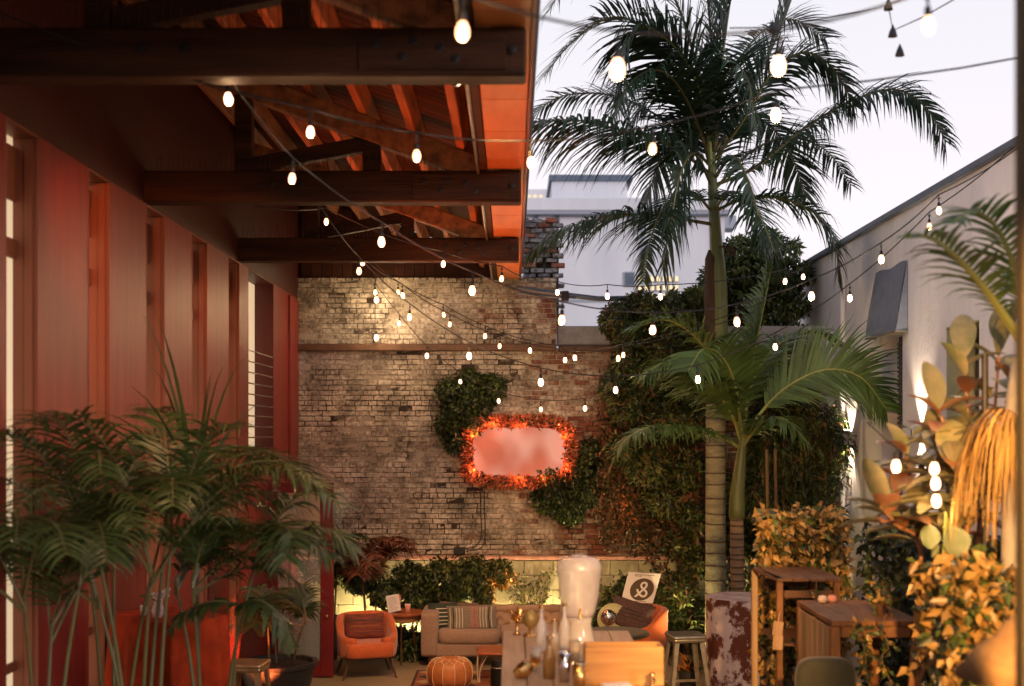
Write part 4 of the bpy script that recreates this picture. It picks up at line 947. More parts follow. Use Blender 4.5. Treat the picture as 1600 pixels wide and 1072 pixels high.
Y2 = 14.2; b = G(1155, Y2)
K2 = wthing('king_palm', 'younger shorter palm with green crownshaft beside the tall trunk', 'palm', b)
g = MB(); gr = MB(); ringtrunk(g, gr, b, at(1151, 808, Y2), .085, .078, 26); obj('trunk', g, M['trunkb'], K2, smooth=True); obj('leaf_scars', gr, M['ring'], K2, kind='stuff')
g = MB(); g.tube(bez([at(1151, 810, Y2), at(1152, 770, Y2), at(1156, 730, Y2), at(1160, 690, Y2), at(1162, 650, Y2)], 12), [.088, .092, .09, .085, .08, .074, .066, .058, .05, .044, .038, .034, .03], 14); obj('crownshaft', g, M['crown'], K2, smooth=True)
yk = dict(mats=('palmy', 'rachis'))
fr(K2, [(1161, 690, 0), (1168, 620, .1), (1180, 545, .1), (1195, 470, .1), (1205, 420, .1)], Y2, **yk, n=60, ln=0.69, wd=0.049, droop=.7, lift=.3, sweep=.7, start=.3, rad=.022)
fr(K2, [(1162, 690, 0), (1185, 650, -.1), (1230, 605, -.2), (1290, 578, -.3), (1345, 590, -.3), (1385, 640, -.3)], Y2, **yk, n=76, ln=0.74, wd=0.038, droop=.55, lift=.1, sweep=.8, start=.22, rad=.022, flat=V((0, .35, 1)))
fr(K2, [(1158, 690, 0), (1140, 640, -.2), (1100, 592, -.4), (1050, 565, -.5), (1005, 585, -.6)], Y2, **yk, n=72, ln=0.78, wd=0.052, droop=1.1, lift=0, sweep=.5, start=.15, rad=.022)
fr(K2, [(1157, 700, 0), (1125, 682, -.3), (1075, 668, -.5), (1015, 668, -.7), (975, 690, -.8), (955, 728, -.8)], Y2, **yk, n=72, ln=0.50, wd=0.052, droop=1.3, lift=.05, sweep=.4, start=.15, rad=.02)
fr(K2, [(1158, 680, .1), (1130, 590, .2), (1090, 530, .2), (1040, 500, .2), (985, 515, .2)], Y2, **yk, n=67, ln=0.69, wd=0.046, droop=.7, lift=.2, sweep=.5, start=.2, rad=.02)
fr(K2, [(1160, 680, .1), (1175, 600, .5), (1215, 540, .8), (1270, 520, .9), (1320, 545, .9)], Y2, **yk, n=67, ln=0.69, wd=0.046, droop=.8, lift=.2, sweep=.5, start=.2, rad=.02)
fr(K2, [(1160, 690, 0), (1150, 610, -.5), (1130, 560, -.9), (1100, 545, -1.2), (1075, 580, -1.4)], Y2, **yk, n=64, ln=0.67, wd=0.052, droop=1.1, lift=0, sweep=.5, start=.2, rad=.02, flat=V((1, .2, .3)))
fr(K2, [(1160, 700, 0), (1190, 660, -.4), (1225, 655, -.6), (1260, 690, -.7)], Y2, **yk, n=52, ln=0.50, wd=0.049, droop=1.2, lift=0, sweep=.5, start=.2, rad=.018)

# ---- potted areca palms, left foreground, and others
def areca(base, label, stems, hgt, nf, fl, seed, ln=.34, wd=.042, mats=('areca', 'rachisd'), group='potted areca palms', pot=True, potr=.26, az=None, potm='pot', droop=1.35):
    random.seed(seed); t = wthing('areca_palm', label, 'palm', base, group); base = Vector(base)
    if pot:
        g = MB(); g.lathe(base, [(potr * .72, 0), (potr * .9, .22), (potr, .40), (potr * 1.07, .41), (potr * 1.07, .45), (potr * .94, .45), (potr * .92, .40)], 24, cap=False); g.lathe(base, [(0.001, .01), (potr * .72, .0)], 24, cap=False); obj('pot', g, M[potm], t, smooth=False)
        g = MB(); g.lathe(base, [(.001, .41), (potr * .93, .405)], 20, cap=False); obj('soil', g, M['soil'], t)
    z0 = .4 if pot else 0
    for s_ in range(stems):
        a = 2 * PI * s_ / stems + random.uniform(-.4, .4); r_ = random.uniform(.03, potr * .6)
        p0 = base + V((math.cos(a) * r_, math.sin(a) * r_, z0)); h = hgt * random.uniform(.58, 1.1); out = random.uniform(.05, .28)
        p1 = p0 + V((math.cos(a) * out * .4, math.sin(a) * out * .4, h * .5)); p2 = p0 + V((math.cos(a) * out, math.sin(a) * out, h))
        g = MB(); g.tube(bez([p0, p1, p2], 8), [.0145 - .0007 * k for k in range(9)], 7); obj('stem', g, M['rachisd'], t, smooth=True)
        for k in range(nf):
            b_ = a + random.uniform(-1.3, 1.3) if az is None else random.uniform(*az)
            el = random.uniform(.5, 1.35); L = fl * random.uniform(.75, 1.1)
            d = V((math.cos(b_) * math.cos(el), math.sin(b_) * math.cos(el), math.sin(el))); q = p2 + V((0, 0, -.12 * k / nf)); P = [q]
            for j in range(6):
                q = q + d * (L / 6); P.append(q.copy()); d = (d + V((0, 0, -1)) * (.10 + .11 * j)).normalized()
            frond('frond', P, t, [M[mats[0]], M[mats[1]]], n=27, ln=ln * 1.12, wd=wd * .54, droop=droop, lift=.12, sweep=.6, start=.2, rad=.010, jit=.16)
D = .74
areca((-2.72, 7.0, D), 'leftmost bushy potted palm before the first red window', 4, 1.05, 4, 1.15, 11, group=None)
areca((-2.28, 7.45, D), 'tallest potted palm in the left clump with spiky upright tips', 5, 1.3, 4, 1.3, 12, group=None)
areca((-1.98, 7.9, D), 'potted palm with broad glossy fronds arching towards the door', 3, 1.2, 5, .74, 13, group=None, az=(-1.4, 1.0))
areca((-2.72, 8.3, D), 'dark potted palm tucked against the red wall', 3, 1.3, 4, 1.0, 14, group=None)
# single low frond sweeping over the rust cloth
t = wthing('palm_seedling', 'low green palm frond arching over the rust tablecloth', 'palm', (-1.75, 7.7, D)); 
g = MB(); g.tube(bez([(-1.75, 7.7, D), (-1.76, 7.68, 1.3), at(372, 945, 7.6)], 8), .010, 6); obj('stem', g, M['rachisd'], t)
frond('frond', [at(372, 945, 7.6), at(405, 938, 7.5), at(440, 965, 7.45), at(458, 1010, 7.4)], t, [M['areca'], M['rachisd']], n=16, ln=.30, wd=.045, droop=1.7, lift=0, sweep=.4, start=.02, rad=.009, flat=V((.2, 1, 0)))
frond('frond', [at(372, 945, 7.6), at(335, 940, 7.6), at(290, 955, 7.6), at(265, 985, 7.6)], t, [M['areca'], M['rachisd']], n=16, ln=.26, wd=.045, droop=1.7, lift=0, sweep=.4, start=.02, rad=.009, flat=V((.2, 1, 0)))
# upright thin spike leaves over the clump
t = wthing('dracaena', 'thin spiky plant rising above the left palm clump', 'plant', (-2.05, 8.0, D)); g = MB(); g.tube([(-2.05, 8.0, D), (-2.08, 8.0, 2.7)], .014, 6); obj('stem', g, M['bark'], t)
for i in range(14):
    a = random.uniform(0, 6.28); el = random.uniform(.7, 1.45); d = V((math.cos(a) * math.cos(el), math.sin(a) * math.cos(el), math.sin(el))); q = V((-2.08, 8.0, 2.6)); L = random.uniform(.7, 1.3)
    s_ = d.cross(V((0, 1, .2))).normalized(); g = MB(); vs = []
    for k in range(7):
        f_ = k / 6; ww = .018 * (1 - f_) + .001; vs += [q - s_ * ww, q + s_ * ww]; q = q + d * L / 6; d = (d + V((0, 0, -.05 - .05 * k))).normalized()
    g.add(vs, [(2 * k, 2 * k + 1, 2 * k + 3, 2 * k + 2) for k in range(6)]); obj('leaf', g, M['areca'], t)
areca((-2.62, 13.6, 0), 'palm in a wide charcoal pot beside the metal stool', 3, .62, 4, .45, 21, group=None, potr=.42, az=(1.6, 4.6))
areca((-2.50, 16.1, 0), 'palm behind the open red door, fronds against the bricks', 4, 1.0, 5, .52, 23, group=None, potr=.25, mats=('areca', 'rachisd'), az=(-1.2, 1.8))
areca((-1.95, 16.35, 0), 'low palm with drooping reddish fronds behind the orange armchair', 3, .8, 5, .62, 27, group=None, potr=.2, mats=('leafr2', 'rachisd') if 'leafr2' in M else ('areca', 'rachisd'))
random.seed(5)
# ============================================================ OPEN RED DOOR
dY = 14.9
D1 = wthing('open_door', 'open red framed glass door standing out from the left wall', 'door', (-3, dY, 0))
zT = 2.39; xr = -2.185; fw = .16
for (nm, c, d) in (('stile', ((xr - fw / 2), dY, zT / 2 + .01), (fw, .05, zT - .02)), ('stile', (-2.985 + .06, dY, zT / 2 + .01), (.12, .05, zT - .02)),
                   ('rail', ((xr - fw - 2.865) / 2, dY, zT - .06), (-2.865 - (xr - fw), .045, .12)), ('rail', ((xr - fw - 2.865) / 2, dY, .12), (-2.865 - (xr - fw), .045, .2))):
    g = MB(); g.box(c, tuple(abs(x) for x in d), ch=.004); obj(nm, g, M['doorred'], D1)
g = MB(); g.box(((xr - fw - 2.865) / 2, dY, 1.22), (abs(-2.865 - (xr - fw)) - .002, .008, 2.0)); obj('glass_pane', g, M['clearglass'], D1)
g = MB(); g.box(((xr - fw - 2.865) / 2, dY - .008, 2.07), (abs(-2.865 - (xr - fw)) - .004, .004, .44)); obj('cream_band', g, M['creamband'], D1)  # pale cream translucent band across the upper glass
g = MB(); g.superell((xr - fw / 2, dY - .05, .755 + .01), (.055, .055, .055), 1, 12, 8); g.tube([(xr - fw / 2, dY - .025, .765), (xr - fw / 2, dY - .05, .765)], .012, 8); obj('knob', g, M['brass'], D1, smooth=True)
g = MB(); g.tube([(-3.0 + .17, 16.5, 2.45), (-3.0 + .17, 16.5, 2.62), (-3.0 + .21, 16.5, 2.66), (-3.0 + .30, 16.5, 2.66)], .008, 5)
t = wthing('closed_red_door', 'closed red panelled door in the left wall behind the palms', 'door', (-3, 12.2, 0))
g = MB(); g.box((-2.975, 12.35, 1.05), (.05, .72, 2.1), ch=.004); obj('leaf', g, M['reddark'], t)
g = MB(); g.tube([(-2.945, 12.62, 1.0), (-2.90, 12.62, 1.0), (-2.90, 12.50, 1.0)], .011, 6); obj('handle', g, M['steel'], t)

# ============================================================ RUG
rg = wthing('patterned_rug', 'rust coloured rug with dark and sand diamonds under the pouf', 'rug', (-.4, 14.6, .006))
g = MB(); g.box((.1, 14.0, .012), (2.6, 2.6, .012)); obj('base', g, M['rugbase'], rg)
g = MB(); g2 = MB()
for i in range(9):
    for j in range(9):
        c = V((-1.05 + i * .29, 12.85 + j * .29, .0195)); s_ = .115
        (g if (i + j) % 2 else g2).add([c + V((s_, 0, 0)), c + V((0, s_, 0)), c + V((-s_, 0, 0)), c + V((0, -s_, 0))], [(0, 1, 2, 3)])
for y in (12.72, 15.28): g.box((.1, y, .0185), (2.58, .03, .003)); g2.box((.1, y + (.05 if y > 14 else -.0), .0190), (2.5, .02, .003)) if False else None
for x in (-1.18, 1.38): g.box((x, 14.0, .0185), (.03, 2.50, .003))
obj('dark_pattern', g, M['rugdark'], rg); obj('light_pattern', g2, M['ruglight'], rg)

# ============================================================ TUB CHAIRS
def tub_chair(label, loc, rz, cushion_m, extra=True):
    t = thing('armchair', label, 'armchair', loc, rz, 'burnt orange velvet tub chairs'); W, Dp = .74, .66
    def rad(a): # squarish plan, front is -Y
        c, s_ = math.cos(a), math.sin(a); p = 3.2
        return (abs(c / (W / 2)) ** p + abs(s_ / (Dp / 2)) ** p) ** (-1 / p)
    A0 = math.radians(-62); A1 = math.radians(242); nU = 44
    def shell(u, v):
        a = A0 + (A1 - A0) * u; mid = 1 - abs(2 * u - 1)
        top = .50 + .24 * (1 / (1 + math.exp(-(mid - .42) * 11))) + .02 * math.sin(PI * u)
        bot = .26; th = .085; r = rad(a)
        q = v * 4 % 4
        if v <= .40: k = v / .40; z_ = bot + (top - .03 - bot) * k; rr = r * (1 + .02 * math.sin(PI * k) - .06 * (1 - k))
        elif v <= .60: k = (v - .40) / .20; z_ = top - .03 + .035 * math.sin(PI * k); rr = r - th * (1 - math.cos(PI * k)) / 2
        else: k = (v - .60) / .40; z_ = top - .03 - (top - .03 - bot) * k; rr = r - th - .02 * k
        return V((rr * math.cos(a), rr * math.sin(a), z_))
    g = MB(); g.grid(shell, nU, 20)
    for u in (0, 1):
        P = [shell(u, v / 20) for v in range(21)]; c = sum(P, V((0, 0, 0))) / 21; o_ = len(g.v)
        g.add([c] + P, [(0, k + 1, k + 2) if u else (0, k + 2, k + 1) for k in range(20)])
    obj('shell', g, M['velvet'], t, smooth=True)
    g = MB(); g.superell((0, -.06, .36), (W - .13, Dp - .02, .19), .3, 28, 12); obj('seat', g, M['velvet'], t, smooth=True)
    g = MB(); g.superell((0, 0, .27), (W - .06, Dp - .06, .05), .3, 24, 6); obj('base', g, M['walnut'], t, smooth=True)
    for sx_ in (-1, 1):
        for sy_ in (-1, 1):
            g = MB(); g.tube([(sx_ * .24, sy_ * .2, .27), (sx_ * .33, sy_ * .27, .0)], [.019, .010], 8); obj('leg', g, M['walnut'], t)
    return t
def cushion(label, loc, d, rot, m, cat='cushion', stripes=None):
    t = thing('cushion', label, cat, loc); t.rotation_euler = rot
    def f(u, v):
        x = 2 * u - 1; z_ = 2 * v - 1
        return x, z_
    g = MB(); n = 14
    for sg_ in (-1, 1):
        P = []
        for j in range(n + 1):
            for i in range(n + 1):
                x = 2 * i / n - 1; z_ = 2 * j / n - 1; pin = 1 - .07 * (1 - z_ * z_) * 0; e_ = (1 - x ** 4) * (1 - z_ ** 4)
                P.append((x * d[0] / 2 * (1 - .06 * (1 - abs(z_)) ** 1), sg_ * d[1] / 2 * max(0, e_) ** .5 + .004 * math.sin(x * 7 + z_ * 5), z_ * d[2] / 2 * (1 - .06 * (1 - abs(x)))))
        fs = [(j * (n + 1) + i, j * (n + 1) + i + 1, (j + 1) * (n + 1) + i + 1, (j + 1) * (n + 1) + i) for j in range(n) for i in range(n)]
        if sg_ > 0: fs = [q[::-1] for q in fs]
        g.add(P, fs)
    obj('cover', g, m, t, smooth=True)
    if stripes:
        for (ax, pos_, wd, mm, ln) in stripes:
            s_ = MB(); k = 12; P = []
            for i in range(k + 1):
                q = (2 * i / k - 1) * ln
                for w_ in (-wd / 2, wd / 2):
                    if ax == 'v': x, z_ = pos_ + w_, q
                    else: x, z_ = q, pos_ + w_
                    e_ = max(0, (1 - x ** 4) * (1 - z_ ** 4)) ** .5
                    P.append((x * d[0] / 2 * (1 - .06 * (1 - abs(z_))), -d[1] / 2 * e_ - .004 - abs(.004 * math.sin(x * 7 + z_ * 5)), z_ * d[2] / 2 * (1 - .06 * (1 - abs(x)))))
            s_.add(P, [(2 * i, 2 * i + 1, 2 * i + 3, 2 * i + 2) for i in range(k)]); obj('stripe', s_, mm, t)
    return t
tub_chair('orange velvet tub armchair with a dark kilim cushion by the red door', (-1.80, 15.05, 0), math.radians(16), None)
cushion('dark kilim cushion sitting on the left orange armchair', (-1.83, 15.10, .60), (.50, .15, .32), (math.radians(-14), 0, math.radians(16)), M['darkcush'], stripes=[('h', .0, .16, M['rugbase'], .8), ('h', -.42, .05, M['rugbase'], .8), ('h', .45, .07, M['greencush'], .85)])
tub_chair('orange velvet tub armchair turned sideways by the easel sign', (1.62, 15.75, .0), math.radians(-52), None)
cushion('dark brown cushion with thin stripes on the right orange armchair', (1.52, 15.62, .66), (.60, .16, .40), (math.radians(-20), math.radians(12), math.radians(-30)), mat('dark_mauve_cushion', (.075, .04, .04), .9, .3, 30), stripes=[('h', .3, .04, M['iron'], .8), ('h', .05, .04, M['iron'], .8), ('h', -.2, .04, M['iron'], .8)])

# ============================================================ SIDE TABLE and things on it
c = G(629, 15.9); st_ = wthing('side_table', 'round honey wood drum side table between armchair and sofa', 'side table', c)
g = MB(); g.lathe(c, [(.0, .545), (.20, .545), (.235, .56), (.24, .63), (.0, .63)], 28, cap=False); obj('drum', g, M['sidewood'], st_, smooth=False)
g = MB(); g.lathe(c, [(.0, .632), (.29, .632), (.30, .645), (.30, .66), (.29, .668), (.0, .668)], 32, cap=False); obj('top', g, M['redwood'], st_)
for k in range(3):
    a = k * 2.1 + .5; g = MB(); g.tube([c + V((.14 * math.cos(a), .14 * math.sin(a), .55)), c + V((.2 * math.cos(a), .2 * math.sin(a), .0))], .011, 7); obj('leg', g, M['walnut'], st_)
p = at(617, 975, 15.8); p.z = .668
t = thing('menu_card', 'white printed card leaning in a stand on the round side table', 'card', p); t.rotation_euler = (math.radians(-14), math.radians(-11), 0)
g = MB(); g.box((0, 0, .12), (.165, .006, .225)); obj('card', g, M['paper'], t)
g = MB()
for k in range(10):
    wd = .12 * random.uniform(.5, 1); g.box((-.06 + wd / 2, -.0045, .20 - .018 * k), (wd, .002, .004))
obj('printed_lines', g, mat('grey_print', (.35, .33, .33), .8), t)
g = MB(); g.box((0, .01, .006), (.17, .05, .012)); obj('stand', g, M['walnut'], t)
p = at(637, 970, 15.85); p.z = .669
t = thing('candle_cup', 'small pinkish cup on the round side table', 'cup', p); g = MB(); g.lathe((0, 0, 0), [(.001, .0), (.034, .0), (.038, .10), (.034, .10), (.031, .02), (.001, .02)], 16, cap=False); obj('body', g, M['terracottac'], t, smooth=True); g = MB(); g.lathe((0, 0, 0), [(.039, .094), (.041, .098), (.039, .102), (.036, .1)], 16, cap=False); obj('rim', g, M['paper'], t)
p = at(621, 965, 16.0); p.z = .669
t = thing('tall_candle', 'taller pink pillar candle behind the white card', 'candle', p); g = MB(); g.lathe((0, 0, 0), [(.001, 0), (.042, 0), (.043, .19), (.036, .2), (.001, .193)], 16, cap=False); obj('wax', g, M['terracottac'], t, smooth=True); g = MB(); g.tube([(0, 0, .19), (.003, 0, .215)], .002, 4); obj('wick', g, M['ink'], t)

# ============================================================ SOFA
so0 = V((-.16, 15.95, 0)); SF = thing('sofa', 'taupe tufted sofa with square arms against the low wall', 'sofa', so0); hw = 1.0
g = MB(); g.box((0, 0, .22), (2 * hw, .82, .16), ch=.02); obj('base', g, M['taupe'], SF)
for s_ in (-1, 1):
    g = MB(); g.superell((s_ * (hw - .10), -.01, .42), (.22, .86, .56), .16, 28, 16); obj('arm', g, M['taupe'], SF, smooth=True)
    for y in (-.34, .34): g = MB(); g.tube([(s_ * (hw - .12), y, .145), (s_ * (hw - .12), y, 0)], [.045, .032], 8); obj('leg', g, M['walnut'], SF)
g = MB(); g.superell((-.39, -.10, .385), (.80, .66, .17), .25, 28, 10); obj('seat_cushion', g, M['taupe'], SF, smooth=True)
g = MB(); g.superell((.41, -.10, .385), (.80, .66, .17), .25, 28, 10); obj('seat_cushion', g, M['taupe'], SF, smooth=True)
btn = [(-.7 + .2 * i + (.1 if j % 2 else 0), .44 + .075 * j) for j in range(3) for i in range(8) if -.75 < -.7 + .2 * i + (.1 if j % 2 else 0) < .78]
def backf(u, v):
    x = (u - .5) * 2 * (hw - .12); z_ = .36 + .29 * v; y = .22
    dm = min(math.hypot(x - bx, z_ - bz) for bx, bz in btn); y += .05 * math.exp(-(dm / .035) ** 2)
    y -= .03 * math.sin(PI * min(1, v)) ; return V((x, y + .06 * v, z_))
g = MB(); g.grid(backf, 80, 22); g.box((0, .36, .50), (2 * hw - .1, .14, .34), ch=.03); g.tube([(-hw + .12, .30, .655), (hw - .12, .30, .655)], .05, 12); obj('backrest', g, M['taupe'], SF, smooth=True)
for (x, z_) in btn:
    g = MB(); g.superell((x, .262 + .06 * (z_ - .36) / .29 - .01, z_), (.03, .02, .03), 1, 8, 5); obj('button', g, M['taupe'], SF, smooth=True)
cushion('deep green cushion with cream bars at the sofa arm', so0 + V((-.74, -.02, .60)), (.40, .14, .36), (math.radians(-14), 0, math.radians(14)), M['greencush'], stripes=[('h', z_, .07, M['stripe'], .55) for z_ in (.55, .25, -.05, -.35, -.62)])
st2 = [('v', x, .035, M['stripe'], .8) for x in (-.88, -.62, -.5, -.38, .34, .46, .58, .80)] + [('v', x, .12, M['pinkweave'], .86) for x in (.02, .2)] + [('v', x, .05, M['greencush'], .86) for x in (-.75, .70)]
cushion('long woven boho cushion with pink and cream bands on the sofa', so0 + V((-.36, -.12, .59)), (.66, .16, .34), (math.radians(-16), math.radians(-2), 0), M['boho'], stripes=st2)
cushion('dusky rectangular cushion standing behind the striped cushions', so0 + V((-.55, .10, .60)), (.50, .13, .34), (math.radians(-12), math.radians(3), 0), mat('dusky_mauve', (.17, .10, .09), .9, .2, 20))

# ============================================================ POUF
pc = G(703, 14.25); pc = V((pc.x, pc.y, .02)); PF = wthing('leather_pouf', 'round tan leather pouf with pale star stitching on the rug', 'pouf', pc)
R0, HH = .272, .35
def pf(a, ph, e=0):
    lob = 1 - .025 * abs(math.cos(a * 6)) ** 6
    r = (R0 * abs(math.cos(ph)) ** .55) * lob + e; return pc + V((r * math.cos(a), r * math.sin(a), HH / 2 + (HH / 2 + e) * math.copysign(abs(math.sin(ph)) ** .8, math.sin(ph))))
for k in range(12):
    g = MB(); g.grid(lambda u, v: pf(2 * PI * (k + u) / 12 + PI / 12, -PI / 2 + PI * v), 5, 18); obj('panel', g, M['leather'], PF, smooth=True)
for k in range(12):
    g = MB(); a = 2 * PI * k / 12 + PI / 12; g.tube([pf(a, -1.3 + 2.05 * j / 14, .003) for j in range(15)], .0045, 5)
    for s_ in (-1, 1): g.tube([pf(a + s_ * PI / 12 * j / 6, .75 + .30 * j / 6, .004) for j in range(7)], .0045, 5)
    g.tube([pf(a + PI / 12, 1.05, .004), pf(a + PI / 12, 1.4, .004)], .0045, 5); obj('piping', g, M['stitch'], PF)

# ============================================================ COFFEE TABLE and black stool
c = G(790, 14.75); CT = wthing('coffee_table', 'glossy red brown coffee table on pale hairpin legs', 'coffee table', c)
g = MB(); R = Matrix.Identity(3); g.superell(c + V((.12, 0, .365)), (.95, .55, .035), .25, 40, 6); obj('top', g, M['redwood'], CT, smooth=True)
for (x, y) in ((-.28, -.2), (-.28, .2), (.5, -.2), (.5, .2)):
    g = MB(); s_ = 1 if x > 0 else -1; g.tube(bez([c + V((x - .07 * s_, y, .35)), c + V((x + .02 * s_, y, .18)), c + V((x + .03 * s_, y, 0)), c + V((x + .04 * s_, y, 0.0)), c + V((x + .06 * s_, y, .18)), c + V((x + .05 * s_, y, .35))], 16), .008, 5); obj('leg', g, M['stitch'], CT)
c = G(780, 14.35); t = wthing('black_stool', 'small black drum stool in front of the coffee table', 'stool', c); g = MB(); g.lathe(c, [(.001, 0), (.11, 0), (.10, .25), (.085, .33), (.001, .34)], 20, cap=False); obj('drum', g, M['iron'], t, smooth=False); g = MB(); g.lathe(c, [(.102, .235), (.106, .242), (.100, .25)], 20, cap=False); obj('rim', g, M['steel'], t)

# ============================================================ EASEL SIGN
e0 = G(1000, 16.0); ES = wthing('easel_sign', 'tilted white square sign with a brown ampersand circle on a dark easel', 'sign', e0)
cc = at(1001, 918, 15.95); W_ = .40
TL, TR, BR, BL = at(982, 894, 16.0), at(1033, 897, 16.0), at(1020, 943, 15.9), at(970, 941, 15.9)
n_ = (TR - TL).cross(BL - TL).normalized()
if n_.y > 0: n_ = -n_
g = MB(); g.add([TL, TR, BR, BL, TL - n_ * .015, TR - n_ * .015, BR - n_ * .015, BL - n_ * .015], [(0, 1, 2, 3), (7, 6, 5, 4), (0, 4, 5, 1), (1, 5, 6, 2), (2, 6, 7, 3), (3, 7, 4, 0)]); obj('board', g, M['paper'], ES)
ux = (TR - TL) ; uy = (TL - BL)
def sp_(x, y, e_=.003): return BL + ux * x + uy * y + n_ * e_
g = MB(); P = [sp_(.54 + .36 * math.cos(a * PI / 16), .45 + .37 * math.sin(a * PI / 16)) for a in range(32)]; g.add(P, [tuple(range(32))]); obj('disc', g, M['ink'], ES)
fc = bpy.data.curves.new('amp', 'FONT'); fc.body = '&'; fc.size = 1; fo = bpy.data.objects.new('amp', fc); COL.objects.link(fo); bpy.context.view_layer.update()
am = bpy.data.meshes.new_from_object(fo.evaluated_get(bpy.context.evaluated_depsgraph_get())); bpy.data.objects.remove(fo)
xs = [v_.co.x for v_ in am.vertices]; ys = [v_.co.y for v_ in am.vertices]; mx_, my_ = (min(xs) + max(xs)) / 2, (min(ys) + max(ys)) / 2; hh = max(ys) - min(ys)
# the mark is drawn mirrored like an ampersand turned round, in broken strokes
for v_ in am.vertices:
    x = -(v_.co.x - mx_) / hh; y = (v_.co.y - my_) / hh; v_.co = sp_(.54 + x * .5 * .9, .45 + y * .52, .006) - V(ES['_o'])
am.materials.clear(); am.materials.append(M['paper']); link('ampersand', am, ES)
g = MB()
for (y, x0, x1) in ((.93, .22, .80), (.885, .22, .42), (.05, .35, .70)):
    x = x0
    while x < x1:
        w_ = random.uniform(.02, .05); a, b, c_, d_ = sp_(x, y - .012), sp_(x + w_, y - .012), sp_(x + w_, y + .012), sp_(x, y + .012); g.add([a, b, c_, d_], [(0, 1, 2, 3)]); x += w_ + .012
obj('lettering', g, M['ink'], ES)
for (a, b) in ((at(985, 938, 15.97), G(972, 15.75)), (at(1010, 940, 15.97), G(1022, 15.75)), (at(1000, 905, 16.06), G(1000, 16.35))):
    g = MB(); g.tube([a, b], .014, 6); obj('leg', g, M['walnut'], ES)
g = MB(); g.beam(at(972, 944, 15.86), at(1020, 946, 15.86), .05, .018); obj('rail', g, M['walnut'], ES)

# ============================================================ CHROME LAMP, black table
c = at(958, 968, 15.6); t = wthing('disc_lamp', 'pale round disc lamp with a chrome globe behind the dark table', 'lamp', (c.x, c.y, 0))
Rd = Matrix.Rotation(math.radians(82), 3, 'X') @ Matrix.Identity(3)
g = MB(); g.lathe(c, [(.001, -.03), (.10, -.025), (.20, 0), (.205, .006), (.10, -.012), (.001, -.016)], 30, R=Rd, cap=False); obj('disc', g, M['cream'], t, smooth=True)
g = MB(); c2 = at(951, 965, 15.35); g.superell(c2, (.205, .205, .205), 1, 24, 16); obj('globe', g, M['chrome'], t, smooth=True)
g = MB(); g.tube([(c.x, c.y + .04, 0), (c.x, c.y + .03, c.z)], .014, 8); g.tube([V((c.x, c.y, c.z)), c2], .01, 6); obj('stem', g, M['brass'], t)
g = MB(); g.lathe((c.x, c.y + .04, 0), [(.001, .02), (.14, .018), (.15, 0)], 20, cap=False); obj('foot', g, M['iron'], t)
c = G(962, 14.4); t = wthing('dark_round_table', 'low dark brown round table before the right armchair', 'table', c)
g = MB(); g.lathe(c, [(.001, .60), (.36, .60), (.40, .615), (.40, .64), (.37, .655), (.001, .66)], 36, cap=False); obj('top', g, M['olive'], t); g = MB(); g.tube([c + V((0, 0, .6)), c], .05, 10); obj('pedestal', g, M['iron'], t); g = MB(); g.lathe(c, [(.001, .03), (.22, .02), (.23, 0)], 20, cap=False); obj('foot', g, M['iron'], t)

# ============================================================ METAL STOOLS
def stool(label, loc, rz, h, m, s_=.31, grp='sheet metal stools'):
    t = thing('metal_stool', label, 'stool', loc, rz, grp)
    g = MB(); g.superell((0, 0, h - .018), (s_ * 1.06, s_ * 1.06, .036), .22, 32, 8); obj('seat', g, m, t, smooth=True)
    g = MB(); g.superell((0, 0, h - .05), (s_ * 1.0, s_ * 1.0, .055), .16, 28, 6); obj('apron', g, m, t, smooth=True)
    for sx_ in (-1, 1):
        for sy_ in (-1, 1):
            g = MB(); a = V((sx_ * s_ * .44, sy_ * s_ * .44, h - .04)); b = V((sx_ * s_ * .66, sy_ * s_ * .66, 0)); u = (b - a)
            for k, (ox, oy) in enumerate(((-sx_, 0), (0, -sy_))):
                w1, w2 = .055, .032; q = V((ox, oy, 0)); n2 = V((0, sy_, 0)) if k == 0 else V((sx_, 0, 0))
                g.add([a, a + q * w1, b + q * w2, b, a - n2 * .006, a + q * w1 - n2 * .006, b + q * w2 - n2 * .006, b - n2 * .006], [(0, 1, 2, 3), (7, 6, 5, 4), (0, 3, 7, 4), (1, 5, 6, 2), (0, 4, 5, 1), (3, 2, 6, 7)])
            obj('leg', g, m, t)
    for k in range(4):
        g = MB(); z_ = h * .30; e_ = s_ * (.44 + .22 * .70) - .02; R = Matrix.Rotation(k * PI / 2, 3, 'Z'); g.beam(R @ V((-e_, -e_, z_)), R @ V((e_, -e_, z_)), .006, .028); obj('crossbar', g, m, t)
    return t
stool('weathered grey metal bar stool beside the blotchy covered table', (G(1071, 13.35).x, 13.35, 0), math.radians(8), .80, M['galv'], .37)
stool('pale metal stool partly hidden behind the blotchy covered table', (G(1196, 13.95).x + .08, 14.1, 0), math.radians(20), .78, M['galv'], .34)
stool('brass coloured metal bar stool beside the rust tablecloth', (G(388, 11.6).x, 11.6, 0), math.radians(-5), .82, mat('brushed_brass_sheet', (.60, .44, .25), .35, .25, 10, metal=.85), .34, 'metal stool on the left')
stool('dark edged metal stool low behind the palm stems at the left', (-2.3, 9.2, .74), math.radians(12), .42, M['galv'], .30, 'low metal stool left')
c = G(1076, 14.3); t = wthing('bromeliad', 'small orange flowering plant in a black pot under the grey stool', 'plant', c)
g = MB(); g.lathe(c, [(.10, 0), (.13, .22), (.12, .22), (.10, .18), (.001, .18)], 16, cap=False); obj('pot', g, M['pot'], t)
n = 60; p = np.array([[c.x, c.y, .2]] * n) + rng.normal(0, .03, (n, 3)); d_ = rng.normal(size=(n, 3)); d_[:, 2] = np.abs(d_[:, 2]) + .6
